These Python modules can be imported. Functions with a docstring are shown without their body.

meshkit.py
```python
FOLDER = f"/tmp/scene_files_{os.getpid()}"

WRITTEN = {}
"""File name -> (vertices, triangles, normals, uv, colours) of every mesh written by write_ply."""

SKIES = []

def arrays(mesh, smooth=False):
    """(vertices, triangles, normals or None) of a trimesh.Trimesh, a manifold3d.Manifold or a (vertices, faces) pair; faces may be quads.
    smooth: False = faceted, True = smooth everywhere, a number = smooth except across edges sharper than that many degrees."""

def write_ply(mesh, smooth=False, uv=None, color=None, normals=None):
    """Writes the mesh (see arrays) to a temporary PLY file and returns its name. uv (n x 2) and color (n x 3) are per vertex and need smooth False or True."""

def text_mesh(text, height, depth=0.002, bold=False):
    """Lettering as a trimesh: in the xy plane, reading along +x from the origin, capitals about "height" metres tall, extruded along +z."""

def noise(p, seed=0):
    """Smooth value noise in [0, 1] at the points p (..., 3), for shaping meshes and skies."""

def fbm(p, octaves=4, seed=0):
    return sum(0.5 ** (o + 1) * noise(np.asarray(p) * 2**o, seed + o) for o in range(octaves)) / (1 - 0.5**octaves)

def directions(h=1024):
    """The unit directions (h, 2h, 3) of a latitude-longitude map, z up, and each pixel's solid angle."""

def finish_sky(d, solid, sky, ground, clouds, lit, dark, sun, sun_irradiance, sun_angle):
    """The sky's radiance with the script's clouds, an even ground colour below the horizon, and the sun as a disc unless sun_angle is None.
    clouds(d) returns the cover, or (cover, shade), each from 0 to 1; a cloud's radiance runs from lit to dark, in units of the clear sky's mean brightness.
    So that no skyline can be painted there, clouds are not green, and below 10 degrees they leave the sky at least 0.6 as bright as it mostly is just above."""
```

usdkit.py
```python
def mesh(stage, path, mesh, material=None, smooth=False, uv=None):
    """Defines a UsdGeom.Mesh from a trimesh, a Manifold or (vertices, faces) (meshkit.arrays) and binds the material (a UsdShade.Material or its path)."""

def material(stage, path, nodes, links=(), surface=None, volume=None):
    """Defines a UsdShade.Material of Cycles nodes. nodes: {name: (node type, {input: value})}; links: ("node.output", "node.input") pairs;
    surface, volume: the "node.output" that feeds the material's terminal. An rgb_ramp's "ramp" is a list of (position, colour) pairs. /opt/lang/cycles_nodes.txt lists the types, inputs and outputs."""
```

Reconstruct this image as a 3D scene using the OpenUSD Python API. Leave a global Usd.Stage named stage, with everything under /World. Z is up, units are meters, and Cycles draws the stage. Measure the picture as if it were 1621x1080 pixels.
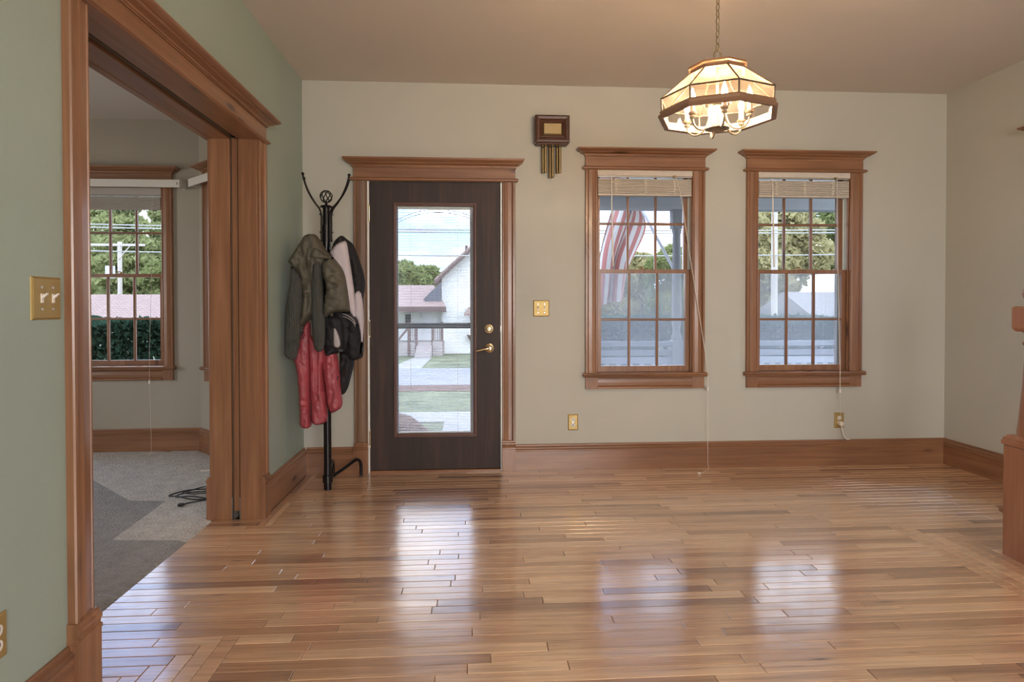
import math
import numpy as np
import trimesh
import usdkit
import meshkit
from scipy.spatial import ConvexHull, Delaunay
from shapely.geometry import Polygon, LineString, box as sbox
from shapely import contains_xy, distance as sdistance, points as spoints
from pxr import Gf, Sdf, Usd, UsdGeom, UsdLux, UsdShade

stage = Usd.Stage.CreateInMemory()
UsdGeom.SetStageUpAxis(stage, 'Z')
UsdGeom.Xform.Define(stage, '/World')

# ------------------------------------------------------------------ camera, sky, sun, area lights, exposure
FOCAL, W, H = 982.937, 4.729, 2.765            # focal length in pixels of the 1621 px frame; room width and height
CAM = np.array([1.1854, -4.4468, 1.1828])
YAW, PITCH, ROLL = 0.06379, -0.01425, -0.00118
EXPOSURE = 0.0
cam = UsdGeom.Camera.Define(stage, '/World/camera')
cam.CreateHorizontalApertureAttr(36.0)
cam.CreateVerticalApertureAttr(36.0 * 1080 / 1621)
cam.CreateFocalLengthAttr(36.0 * FOCAL / 1621)
cam.CreateVerticalApertureOffsetAttr(-40.87 / 1621 * 36.0)
cam.CreateExposureAttr(EXPOSURE)
_cy, _sy, _cp, _sp = math.cos(YAW), math.sin(YAW), math.cos(PITCH), math.sin(PITCH)
FWD = np.array([_sy * _cp, _cy * _cp, _sp])
RIGHT0 = np.array([_cy, -_sy, 0.0])
UP0 = np.cross(RIGHT0, FWD)
RIGHT = math.cos(ROLL) * RIGHT0 + math.sin(ROLL) * UP0
UP = -math.sin(ROLL) * RIGHT0 + math.cos(ROLL) * UP0
cam.AddTransformOp().Set(Gf.Matrix4d(*RIGHT, 0, *UP, 0, *(-FWD), 0, *CAM, 1))

sky = UsdLux.DomeLight.Define(stage, '/World/sky')
sky.CreateIntensityAttr(1.0)
sky_mat = usdkit.material(stage, '/World/Looks/sky', {
    't': ('texture_coordinate', {}), 'm': ('mapping', {'scale': (1, 1, 2.2)}), 'n': ('noise_texture', {'scale': 3.2, 'detail': 7.0, 'roughness': .55}),
    'r': ('rgb_ramp', {'ramp': [(.42, (.30, .50, .92)), (.56, (1.15, 1.15, 1.18))]}),
    'b': ('background_shader', {'strength': 6.0})},
    [('t.generated', 'm.vector'), ('m.vector', 'n.vector'), ('n.fac', 'r.fac'), ('r.color', 'b.color')], surface='b.background')
UsdShade.MaterialBindingAPI.Apply(sky.GetPrim()).Bind(sky_mat)


def aim(light, pos, direction):
    """A light at pos that shines along direction (its -Z)."""
    z = -np.asarray(direction, float) / np.linalg.norm(direction)
    x = np.cross([0, 0, 1.0], z)
    x = x / np.linalg.norm(x) if np.linalg.norm(x) > 1e-6 else np.array([1.0, 0, 0])
    y = np.cross(z, x)
    light.AddTransformOp().Set(Gf.Matrix4d(*x, 0, *y, 0, *z, 0, *map(float, pos), 1))


sun = UsdLux.DistantLight.Define(stage, '/World/sun')
sun.CreateIntensityAttr(21.0)
sun.CreateColorAttr(Gf.Vec3f(1.0, .93, .80))
sun.CreateAngleAttr(0.53)
aim(sun, (0, 0, 0), (.38, .72, -.80))

# area lights in two unseen rear windows, placed to light the room from behind
UNSEEN_REAR = 18.5
REAR_Y = -7.3
for _n, _x in enumerate((1.87, 3.05)):
    _l = UsdLux.RectLight.Define(stage, f'/World/rear_daylight_{_n:03d}')
    _l.CreateIntensityAttr(UNSEEN_REAR); _l.CreateColorAttr(Gf.Vec3f(1.0, .965, .91))
    _l.CreateWidthAttr(1.02); _l.CreateHeightAttr(1.42)
    aim(_l, (_x, REAR_Y - .01, 1.44), (0, 1, 0))
# area light added in an unseen side window to brighten the carpeted room
for _n, (_p, _d, _w, _h, _i) in enumerate((((-4.22, -1.6, 1.44), (1, 0, 0), 1.34, 1.42, 8.0),)):
    _l = UsdLux.RectLight.Define(stage, f'/World/side_daylight_{_n:03d}')
    _l.CreateIntensityAttr(_i); _l.CreateColorAttr(Gf.Vec3f(1.0, .96, .90))
    _l.CreateWidthAttr(_w); _l.CreateHeightAttr(_h)
    aim(_l, _p, _d)
BULB = 680.0                                     # radiance of the chandelier's flame bulbs

# ------------------------------------------------------------------ helpers
LOC, USED = {}, {}


def newpath(parent, name):
    base = parent or '/World'
    k = USED.get((base, name), 0)
    USED[(base, name)] = k + 1
    return f'{base}/{name}' if k == 0 else f'{base}/{name}_{k:03d}'


def tag(prim, label=None, cat=None, group=None, kind=None):
    for k, v in (('label', label), ('category', cat), ('group', group), ('kind', kind)):
        if v:
            prim.SetCustomDataByKey(k, v)


def thing(name, label, cat, loc=(0, 0, 0), group=None, kind=None):
    p = newpath(None, name)
    x = UsdGeom.Xform.Define(stage, p)
    x.AddTranslateOp().Set(Gf.Vec3d(*map(float, loc)))
    LOC[p] = np.asarray(loc, float)
    tag(x.GetPrim(), label, cat, group, kind)
    return p


def obj(name, m, mat, parent=None, smooth=False, label=None, cat=None, group=None, kind=None, uv=None):
    """One Mesh prim. m is in world coordinates; a parent's own position is taken off."""
    p = newpath(parent, name)
    off = LOC.get(parent, np.zeros(3))
    if hasattr(m, 'to_mesh'):
        mm = m.to_mesh(); m = trimesh.Trimesh(mm.vert_properties[:, :3], mm.tri_verts, process=False)
    m = m.copy(); m.apply_translation(-off)
    g = usdkit.mesh(stage, p, m, MAT[mat], smooth=smooth, uv=uv)
    LOC[p] = off
    tag(g.GetPrim(), label, cat, group, kind)
    return p


def cat_(*ms):
    ms = [m for x in ms for m in (x if isinstance(x, (list, tuple)) else [x])]
    return trimesh.util.concatenate(ms)


def bx(x0, x1, y0, y1, z0, z1, b=0.0):
    """A box, its edges chamfered by b."""
    lo, hi = np.minimum([x0, y0, z0], [x1, y1, z1]), np.maximum([x0, y0, z0], [x1, y1, z1])
    if b <= 0:
        m = trimesh.creation.box(hi - lo); m.apply_translation((lo + hi) / 2); return m
    b = min(b, (hi - lo).min() * .49)
    pts = []
    for s in np.ndindex(2, 2, 2):
        c = np.where(s, hi, lo); d = np.where(s, -b, b)
        for k in range(3):
            q = c.copy()
            for j in range(3):
                if j != k: q[j] += d[j]
            pts.append(q)
    return hull(pts)


def hull(pts):
    pts = np.asarray(pts, float); h = ConvexHull(pts)
    f = h.simplices.copy(); v = pts
    n = np.cross(v[f[:, 1]] - v[f[:, 0]], v[f[:, 2]] - v[f[:, 0]])
    flip = (n * h.equations[:, :3]).sum(1) < 0
    f[flip] = f[flip][:, ::-1]
    used = np.unique(f); re = -np.ones(len(v), int); re[used] = np.arange(len(used))
    return trimesh.Trimesh(v[used], re[f], process=False)


def ext(poly, h):
    if not isinstance(poly, Polygon): poly = Polygon(poly)
    return trimesh.creation.extrude_polygon(poly, h, engine='earcut')


def prism(poly, axis, a, b):
    """A profile pushed from a to b along an axis. poly: for 'x' (y,z), for 'y' (x,z), for 'z' (x,y)."""
    m = ext(poly, abs(b - a)); v = m.vertices.copy(); t = v[:, 2] + min(a, b)
    if axis == 'x': m.vertices = np.stack([t, v[:, 0], v[:, 1]], 1)
    elif axis == 'y': m.vertices = np.stack([v[:, 0], t, v[:, 1]], 1); m.invert()
    else: m.vertices = np.stack([v[:, 0], v[:, 1], t], 1)
    return m


def loft(levels):
    """Stacked rectangles (z, x0, x1, y0, y1) joined into one closed solid."""
    v, f = [], []
    for z, x0, x1, y0, y1 in levels:
        v += [(x0, y0, z), (x1, y0, z), (x1, y1, z), (x0, y1, z)]
    n = len(levels)
    for i in range(n - 1):
        for k in range(4):
            a, b = i * 4 + k, i * 4 + (k + 1) % 4
            f += [(a, b, b + 4), (a, b + 4, a + 4)]
    f += [(0, 2, 1), (0, 3, 2)]; t = (n - 1) * 4
    f += [(t, t + 1, t + 2), (t, t + 2, t + 3)]
    return trimesh.Trimesh(np.array(v, float), np.array(f), process=False)


def tube(pts, r, n=10, closed=False):
    p = np.asarray(pts, float)
    if closed:
        t = np.roll(p, -1, 0) - np.roll(p, 1, 0)
    else:
        t = np.gradient(p, axis=0)
    t /= np.linalg.norm(t, axis=1, keepdims=True) + 1e-12
    a = np.zeros_like(p)
    ref = np.array([0, 0, 1.0]) if abs(t[0, 2]) < .9 else np.array([1.0, 0, 0])
    x = ref - t[0] * (ref @ t[0]); x /= np.linalg.norm(x)
    for i in range(len(p)):
        x = x - t[i] * (x @ t[i]); x /= np.linalg.norm(x) + 1e-12; a[i] = x
    b = np.cross(t, a); ang = np.arange(n) * 2 * np.pi / n
    rr = np.broadcast_to(np.asarray(r, float), (len(p),))
    v = (p[:, None] + rr[:, None, None] * (np.cos(ang)[None, :, None] * a[:, None] + np.sin(ang)[None, :, None] * b[:, None])).reshape(-1, 3)
    m = len(p); f = []
    for i in range(m if closed else m - 1):
        j = (i + 1) % m
        for k in range(n):
            l = (k + 1) % n
            f += [(i * n + k, i * n + l, j * n + l), (i * n + k, j * n + l, j * n + k)]
    if not closed:
        c0, c1 = len(v), len(v) + 1
        v = np.vstack([v, p[:1], p[-1:]])
        for k in range(n):
            l = (k + 1) % n
            f += [(c0, l, k), (c1, (m - 1) * n + k, (m - 1) * n + l)]
    return trimesh.Trimesh(v, np.array(f), process=False)


def spline(pts, k=8):
    p = np.asarray(pts, float); q = np.vstack([2 * p[0] - p[1], p, 2 * p[-1] - p[-2]]); out = []
    for i in range(1, len(q) - 2):
        for t in np.arange(k) / k:
            out.append(.5 * (2 * q[i] + (q[i + 1] - q[i - 1]) * t + (2 * q[i - 1] - 5 * q[i] + 4 * q[i + 1] - q[i + 2]) * t * t + (3 * q[i] - q[i - 1] - 3 * q[i + 1] + q[i + 2]) * t ** 3))
    return np.array(out + [p[-1]])


def lathe(prof, n=24, at=(0, 0, 0), phase=0.0):
    m = trimesh.creation.revolve(np.asarray(prof, float), sections=n)
    if m.volume < 0: m.invert()
    if phase: m.apply_transform(trimesh.transformations.rotation_matrix(phase, [0, 0, 1]))
    m.apply_translation(at); return m


def ball(c, r, k=2, s=(1, 1, 1)):
    m = trimesh.creation.icosphere(k, 1.0); m.vertices = m.vertices * (np.asarray(s) * r) + c; return m


def cyl(c, r, h, axis='z', n=20):
    m = trimesh.creation.cylinder(r, h, sections=n)
    if axis == 'y': m.apply_transform(trimesh.transformations.rotation_matrix(math.pi / 2, [1, 0, 0]))
    if axis == 'x': m.apply_transform(trimesh.transformations.rotation_matrix(math.pi / 2, [0, 1, 0]))
    m.apply_translation(c); return m


def wallframe(kind, a=0.0, o=(0, 0, 0)):
    """(u right along a wall, d out of the room into it, z) -> world: the back wall is the identity."""
    t = {'back': 0.0, 'left': math.pi / 2, 'right': -math.pi / 2, 'rear': math.pi}.get(kind, a)
    M = trimesh.transformations.rotation_matrix(t, [0, 0, 1]); M[:3, 3] = o
    return M


BACK, LEFT, RIGHTW = wallframe('back'), wallframe('left'), wallframe('right', o=(W, 0, 0))
REAR = wallframe('rear', o=(0, REAR_Y, 0))


def to(M, m):
    m = m.copy(); m.apply_transform(M); return m


# ------------------------------------------------------------------ materials
MAT = {}


def mat(name, nodes, links=(), surface='p.BSDF', **k):
    MAT[name] = usdkit.material(stage, f'/World/Looks/{name}', nodes, links, surface=surface, **k)


def plain(name, c, rough=.5, metal=0.0, bump=None, var=0.0, vscale=6.0, **k):
    n = {'p': ('principled_bsdf', {'base_color': c, 'roughness': rough, 'metallic': metal, **k})}
    l = []
    if bump or var:
        n['t'] = ('texture_coordinate', {})
    if var:
        n['vn'] = ('noise_texture', {'scale': vscale, 'detail': 5.0, 'roughness': .6})
        n['vr'] = ('rgb_ramp', {'ramp': [(.3, tuple(np.array(c) * (1 - var))), (.7, tuple(np.minimum(np.array(c) * (1 + var), 1)))]})
        l += [('t.object', 'vn.vector'), ('vn.fac', 'vr.fac'), ('vr.color', 'p.base_color')]
    if bump:
        n['bn'] = ('noise_texture', {'scale': bump[0], 'detail': 3.0}); n['b'] = ('bump', {'strength': bump[1], 'distance': bump[2]})
        l += [('t.object', 'bn.vector'), ('bn.fac', 'b.height'), ('b.normal', 'p.normal')]
    mat(name, n, l)


def wood(name, axis, dark, mid, light, rough=.34, knots=.55, coat=.25, knot=(.05, .02, .012), fine=1.0):
    al = {'x': 0, 'y': 1, 'z': 2}[axis]
    s1 = [38.0] * 3; s1[al] = 1.6
    s2 = [7.0] * 3; s2[al] = .7
    s3 = [9.0] * 3; s3[al] = 2.6
    n = {'t': ('texture_coordinate', {}), 'oi': ('object_info', {}), 'cx': ('combine_xyz', {}), 'mm': ('math', {'math_type': 'multiply', 'value2': 17.0}),
         'ad': ('vector_math', {'math_type': 'add'}),
         'm1': ('mapping', {'scale': tuple(s1)}), 'm2': ('mapping', {'scale': tuple(s2)}), 'm3': ('mapping', {'scale': tuple(s3)}),
         'n1': ('noise_texture', {'scale': fine, 'detail': 5.0, 'roughness': .62, 'distortion': .35}), 'n2': ('noise_texture', {'scale': 1.0, 'detail': 3.0, 'distortion': .8}),
         'mx': ('mix_float', {'fac': .45}),
         'r': ('rgb_ramp', {'ramp': [(.30, dark), (.5, mid), (.70, light)]}),
         'v': ('voronoi_texture', {'scale': .85, 'randomness': 1.0}), 'sc': ('separate_color', {}),
         'kr': ('rgb_ramp', {'ramp': [(0.0, (1, 1, 1)), (.075, (.75, .75, .75)), (.16, (.12, .12, .12)), (.26, (0, 0, 0))]}), 'gt': ('math', {'math_type': 'greater_than', 'value2': 1.0 - knots}),
         'km': ('math', {'math_type': 'multiply'}), 'kx': ('mix_color', {'b': knot}),
         'b': ('bump', {'strength': .16, 'distance': .002}),
         'p': ('principled_bsdf', {'roughness': rough, 'coat_weight': coat, 'coat_roughness': .18})}
    l = [('oi.random', 'mm.value1'), ('mm.value', 'cx.x'), ('mm.value', 'cx.y'), ('mm.value', 'cx.z'), ('t.object', 'ad.vector1'), ('cx.vector', 'ad.vector2'),
         ('ad.vector', 'm1.vector'), ('ad.vector', 'm2.vector'), ('ad.vector', 'm3.vector'), ('m1.vector', 'n1.vector'), ('m2.vector', 'n2.vector'), ('m3.vector', 'v.vector'),
         ('n1.fac', 'mx.a'), ('n2.fac', 'mx.b'), ('mx.result', 'r.fac'),
         ('v.distance', 'kr.fac'), ('v.color', 'sc.color'), ('sc.r', 'gt.value1'), ('kr.color', 'km.value1'), ('gt.value', 'km.value2'),
         ('r.color', 'kx.a'), ('km.value', 'kx.fac'), ('kx.result', 'p.base_color'), ('n1.fac', 'b.height'), ('b.normal', 'p.normal')]
    mat(name, n, l)


def boards(name, src, gloss=.17):
    """Varnished strip flooring; src gives each strip its own tone and its own stretch of grain."""
    n = {'t': ('texture_coordinate', {}), 's': src[0], 'mm': ('math', {'math_type': 'multiply', 'value2': 37.0}), 'cx': ('combine_xyz', {}), 'ad': ('vector_math', {'math_type': 'add'}),
         'm1': ('mapping', {'scale': (2.2, 75.0, 1.0)}), 'm2': ('mapping', {'scale': (1.1, 14.0, 1.0)}), 'm3': ('mapping', {'scale': (2.4, 17.0, 1.0)}),
         'n1': ('noise_texture', {'scale': 1.0, 'detail': 6.0, 'roughness': .62, 'distortion': .5}), 'n2': ('noise_texture', {'scale': 1.0, 'detail': 3.0, 'distortion': 1.0}),
         'tone': ('rgb_ramp', {'ramp': [(0.0, (.26, .130, .068)), (.12, (.42, .225, .116)), (.35, (.55, .320, .175)), (.7, (.64, .385, .215)), (1.0, (.76, .500, .300))]}),
         'g1': ('rgb_ramp', {'ramp': [(.28, (.50, .43, .38)), (.5, (1, 1, 1)), (.72, (1.12, 1.12, 1.1))]}), 'g2': ('rgb_ramp', {'ramp': [(.3, (.72, .66, .62)), (.55, (1, 1, 1)), (.8, (1.12, 1.1, 1.05))]}),
         'x1': ('mix_color', {'blend_type': 'multiply', 'fac': .85, 'use_clamp': False}), 'x2': ('mix_color', {'blend_type': 'multiply', 'fac': .8, 'use_clamp': False}),
         'v': ('voronoi_texture', {'scale': 1.25}), 'sc': ('separate_color', {}), 'kr': ('rgb_ramp', {'ramp': [(0.0, (1, 1, 1)), (.05, (.8, .8, .8)), (.13, (.15, .15, .15)), (.22, (0, 0, 0))]}),
         'gt': ('math', {'math_type': 'greater_than', 'value2': .70}), 'km': ('math', {'math_type': 'multiply'}), 'kx': ('mix_color', {'b': (.030, .013, .008)}),
         'wn': ('noise_texture', {'scale': 5.0, 'detail': 2.0}), 'b': ('bump', {'strength': .10, 'distance': .0015}), 'b2': ('bump', {'strength': .22, 'distance': .012}),
         'p': ('principled_bsdf', {'roughness': .36, 'coat_weight': 1.0, 'coat_roughness': gloss, 'coat_ior': 2.6})}
    l = [(src[1], 'mm.value1'), ('mm.value', 'cx.x'), ('mm.value', 'cx.y'), ('t.object', 'ad.vector1'), ('cx.vector', 'ad.vector2'),
         ('ad.vector', 'm1.vector'), ('ad.vector', 'm2.vector'), ('ad.vector', 'm3.vector'), ('m1.vector', 'n1.vector'), ('m2.vector', 'n2.vector'), ('m3.vector', 'v.vector'),
         (src[1], 'tone.fac'), ('n1.fac', 'g1.fac'), ('n2.fac', 'g2.fac'), ('tone.color', 'x1.a'), ('g1.color', 'x1.b'), ('x1.result', 'x2.a'), ('g2.color', 'x2.b'),
         ('v.distance', 'kr.fac'), ('v.color', 'sc.color'), ('sc.r', 'gt.value1'), ('kr.color', 'km.value1'), ('gt.value', 'km.value2'), ('x2.result', 'kx.a'), ('km.value', 'kx.fac'),
         ('kx.result', 'p.base_color'), ('t.object', 'wn.vector'), ('wn.fac', 'b2.height'), ('n1.fac', 'b.height'), ('b2.normal', 'b.normal'), ('b.normal', 'p.normal'), ('b2.normal', 'p.coat_normal')]
    mat(name, n, l)


def clear(name, tint, most=.55, rough=0.0):
    """A thin pane: light passes straight through, more of it is mirrored at a grazing view (the same from both sides)."""
    mat(name, {'f': ('layer_weight', {'blend': .5}), 'w': ('math', {'math_type': 'power', 'value2': 4.0}), 'k': ('math', {'math_type': 'multiply_add', 'value2': most, 'value3': .035}), 't': ('transparent_bsdf', {'color': tint}),
               'g': ('glossy_bsdf', {'color': (1, 1, 1), 'roughness': rough}), 'x': ('mix_closure', {})},
        [('f.facing', 'w.value1'), ('w.value', 'k.value1'), ('k.value', 'x.fac'), ('t.BSDF', 'x.closure1'), ('g.BSDF', 'x.closure2')], surface='x.closure')


def leaf(name, a, b, trans=.35):
    mat(name, {'oi': ('geometry', {}), 'r': ('rgb_ramp', {'ramp': [(0, a), (1, b)]}), 'd': ('diffuse_bsdf', {}), 't': ('translucent_bsdf', {}), 'x': ('mix_closure', {'fac': trans})},
        [('oi.random_per_island', 'r.fac'), ('r.color', 'd.color'), ('r.color', 't.color'), ('d.BSDF', 'x.closure1'), ('t.BSDF', 'x.closure2')], surface='x.closure')


plain('wall_beige', (.475, .452, .388), .62, bump=(160, .12, .004), var=.03, vscale=1.3)
plain('wall_sage', (.320, .375, .315), .55, bump=(160, .14, .004), var=.03, vscale=1.3)
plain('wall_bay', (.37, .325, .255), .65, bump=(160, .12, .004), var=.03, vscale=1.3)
plain('ceiling_paint', (.61, .54, .475), .7, bump=(120, .08, .004), var=.02, vscale=1.0)
PD, PM, PL = (.150, .064, .030), (.245, .110, .052), (.335, .162, .080)
for _a in 'xyz':
    wood('pine_' + _a, _a, PD, PM, PL)
wood('pine_raw', 'z', (.095, .048, .026), (.175, .092, .050), (.29, .165, .095), rough=.5, coat=.05)
wood('rail_oak', 'z', (.19, .075, .038), (.27, .115, .062), (.34, .155, .088), knots=0.0, rough=.3)
wood('door_walnut', 'z', (.015, .008, .007), (.034, .017, .014), (.080, .036, .025), rough=.6, knots=0.0, coat=0.0)
wood('chime_wood', 'x', (.045, .015, .008), (.075, .027, .014), (.11, .042, .022), knots=0.0, rough=.35)
plain('lite_brown', (.115, .050, .036), .42)
boards('floor_boards', (('object_info', {}), 's.random'))
boards('floor_boards_far', (('geometry', {}), 's.random_per_island'))
plain('subfloor', (.035, .018, .010), .9)
plain('brass', (.80, .66, .42), .24, 1.0)
plain('brass_plate', (.44, .31, .12), .48, .7, bump=(9, .25, .02))
plain('brass_old', (.36, .265, .135), .45, .9)
plain('copper_rim', (.30, .165, .095), .42, .5)
plain('bronze_came', (.10, .065, .04), .55, .3)
plain('chrome', (.75, .76, .76), .15, 1.0)
plain('steel', (.5, .52, .54), .35, 1.0)
plain('white_paint', (.72, .70, .66), .45)
plain('vinyl', (.62, .66, .62), .5)
plain('cream_plastic', (.74, .68, .60), .4)
plain('blind_cream', (.60, .52, .44), .55, var=.05, vscale=20)
plain('blind_cord', (.70, .62, .52), .8)
plain('shade_grey', (.44, .39, .34), .8, bump=(200, .3, .003))
plain('rod_white', (.66, .62, .55), .4)
plain('black_metal', (.012, .010, .011), .28, .4)
plain('dark_gap', (.012, .010, .010), .8)
plain('rubber', (.02, .02, .022), .6)
plain('candle_white', (.48, .42, .35), .45)
plain('hub_brass', (.30, .24, .17), .38, .4)
plain('fabric_olive', (.098, .086, .060), .62, bump=(220, .25, .002), var=.12, vscale=9)
mat('fabric_ribbed', {'t': ('texture_coordinate', {}), 'm': ('mapping', {'scale': (1, 1, .04)}), 'w': ('wave_texture', {'scale': 55.0, 'distortion': .6, 'bands_direction': 'x'}), 'b': ('bump', {'strength': .8, 'distance': .004}),
                      'r': ('rgb_ramp', {'ramp': [(0, (.050, .050, .042)), (1, (.092, .092, .078))]}), 'p': ('principled_bsdf', {'roughness': .9, 'sheen_weight': .05})},
    [('t.object', 'm.vector'), ('m.vector', 'w.vector'), ('w.fac', 'b.height'), ('w.fac', 'r.fac'), ('r.color', 'p.base_color'), ('b.normal', 'p.normal')])
plain('fabric_black', (.012, .010, .012), .75, bump=(260, .25, .002))
plain('fabric_charcoal', (.045, .044, .05), .55, bump=(260, .25, .002))
plain('fabric_white', (.54, .47, .49), .6, bump=(240, .2, .002))
plain('leather_red', (.36, .058, .072), .48, bump=(70, .3, .004), var=.15, vscale=7)
plain('tab_grey', (.42, .38, .37), .5)
plain('carpet_light', (.58, .545, .50), .95, bump=(75, 1.0, .022), var=.16, vscale=14, sheen_weight=.2)
plain('carpet_dark', (.30, .29, .28), .95, bump=(75, 1.0, .022), var=.16, vscale=14, sheen_weight=.2)
clear('glass', (.76, .78, .80))
clear('glass_door', (.93, .94, .95), .35)
clear('glass_lamp', (.95, .93, .90), .15)
mat('screen', {'d': ('diffuse_bsdf', {'color': (.80, .84, .88)}), 'tl': ('translucent_bsdf', {'color': (.80, .84, .88)}), 'a': ('mix_closure', {'fac': .5}), 't': ('transparent_bsdf', {'color': (1, 1, 1)}), 'x': ('mix_closure', {'fac': .20})},
    [('d.BSDF', 'a.closure1'), ('tl.BSDF', 'a.closure2'), ('t.BSDF', 'x.closure1'), ('a.closure', 'x.closure2')], surface='x.closure')
mat('frosted', {'d': ('diffuse_bsdf', {'color': (.34, .29, .25)}), 'tl': ('translucent_bsdf', {'color': (.40, .33, .27)}), 'a': ('mix_closure', {'fac': .5}), 't': ('transparent_bsdf', {'color': (1, .95, .88)}), 'x': ('mix_closure', {'fac': .91})},
    [('d.BSDF', 'a.closure1'), ('tl.BSDF', 'a.closure2'), ('a.closure', 'x.closure1'), ('t.BSDF', 'x.closure2')], surface='x.closure')
mat('bulb', {'e': ('emission', {'color': (1.0, .74, .46), 'strength': BULB})}, surface='e.emission')
plain('porch_grey', (.30, .31, .34), .7)
plain('porch_white', (.55, .56, .60), .7)
plain('porch_ceiling', (.50, .50, .50), .8)
plain('house_wall', (.55, .52, .46), .8)
plain('lawn', (.135, .150, .080), .95, bump=(40, .8, .05), var=.45, vscale=1.2)
plain('asphalt', (.20, .20, .215), .9, var=.1, vscale=1.0)
plain('concrete', (.27, .26, .25), .9, var=.08, vscale=2.0)
plain('mulch', (.13, .075, .055), .95, bump=(30, 1.0, .05), var=.3)
mat('siding', {'t': ('texture_coordinate', {}), 'w': ('wave_texture', {'scale': 1.6, 'bands_direction': 'z', 'profile': 'saw'}), 'r': ('rgb_ramp', {'ramp': [(0, (.66, .64, .58)), (.12, (.78, .76, .70)), (1, (.80, .78, .72))]}), 'p': ('principled_bsdf', {'roughness': .7})},
    [('t.object', 'w.vector'), ('w.fac', 'r.fac'), ('r.color', 'p.base_color')])
for _n, _c in (('shingle_pink', (.38, .265, .225)), ('shingle_grey', (.16, .16, .175)), ('shingle_pale', (.36, .33, .30))):
    mat(_n, {'t': ('texture_coordinate', {}), 'k': ('brick_texture', {'scale': 3.0, 'color1': _c, 'color2': tuple(np.array(_c) * .8), 'mortar': tuple(np.array(_c) * .5), 'mortar_size': .03}), 'p': ('principled_bsdf', {'roughness': .9})},
        [('t.object', 'k.vector'), ('k.color', 'p.base_color')])
plain('fascia_brown', (.13, .085, .075), .6)
plain('step_wood', (.33, .29, .27), .8)
plain('house_glass', (.07, .08, .09), .1)
plain('bark', (.12, .085, .06), .95)
plain('pole_wood', (.52, .47, .40), .9)
plain('wire', (.40, .39, .37), .7)
leaf('leaf_conifer', (.30, .32, .14), (.56, .55, .31))
leaf('leaf_yellow', (.42, .38, .19), (.66, .61, .38))
leaf('leaf_green', (.23, .26, .10), (.48, .48, .24))
leaf('leaf_hedge', (.05, .095, .06), (.13, .19, .12), .25)
plain('flag_red', (.56, .22, .20), .8)  # red paled to look washed out as through haze
plain('flag_white', (.74, .70, .66), .8)
plain('flag_blue', (.10, .12, .24), .8)

# ------------------------------------------------------------------ the shell of the room and of the room beside it


def holed(M, u0, u1, z0, z1, holes, d0, d1):
    p = sbox(u0, z0, u1, z1)
    for h in holes: p = p.difference(sbox(h[0], h[2], h[1], h[3]))
    ms = []
    for g in getattr(p, 'geoms', [p]):
        m = ext(g, d1 - d0); v = m.vertices.copy()
        m.vertices = np.stack([v[:, 0], v[:, 2] + d0, v[:, 1]], 1); m.invert(); ms.append(m)
    return to(M, cat_(ms))


SILL, HEADZ, HW = .702, 2.165, .353
WIN1, WIN2 = 2.437, 3.6285
DOOR_L, DOOR_R, DOOR_T = .450, 1.397, 2.074
JF, JN, SOFFIT = -.93, -2.452, 2.105           # far and near jamb faces and soffit of the wide opening in the left wall
BAYY, BAYR, BAYL, PZ = .792, -1.041, -2.33, 2.705


def structure(name, m, mt, label, cat='wall'):
    return obj(name, m, mt, label=label, cat=cat, kind='structure')


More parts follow.
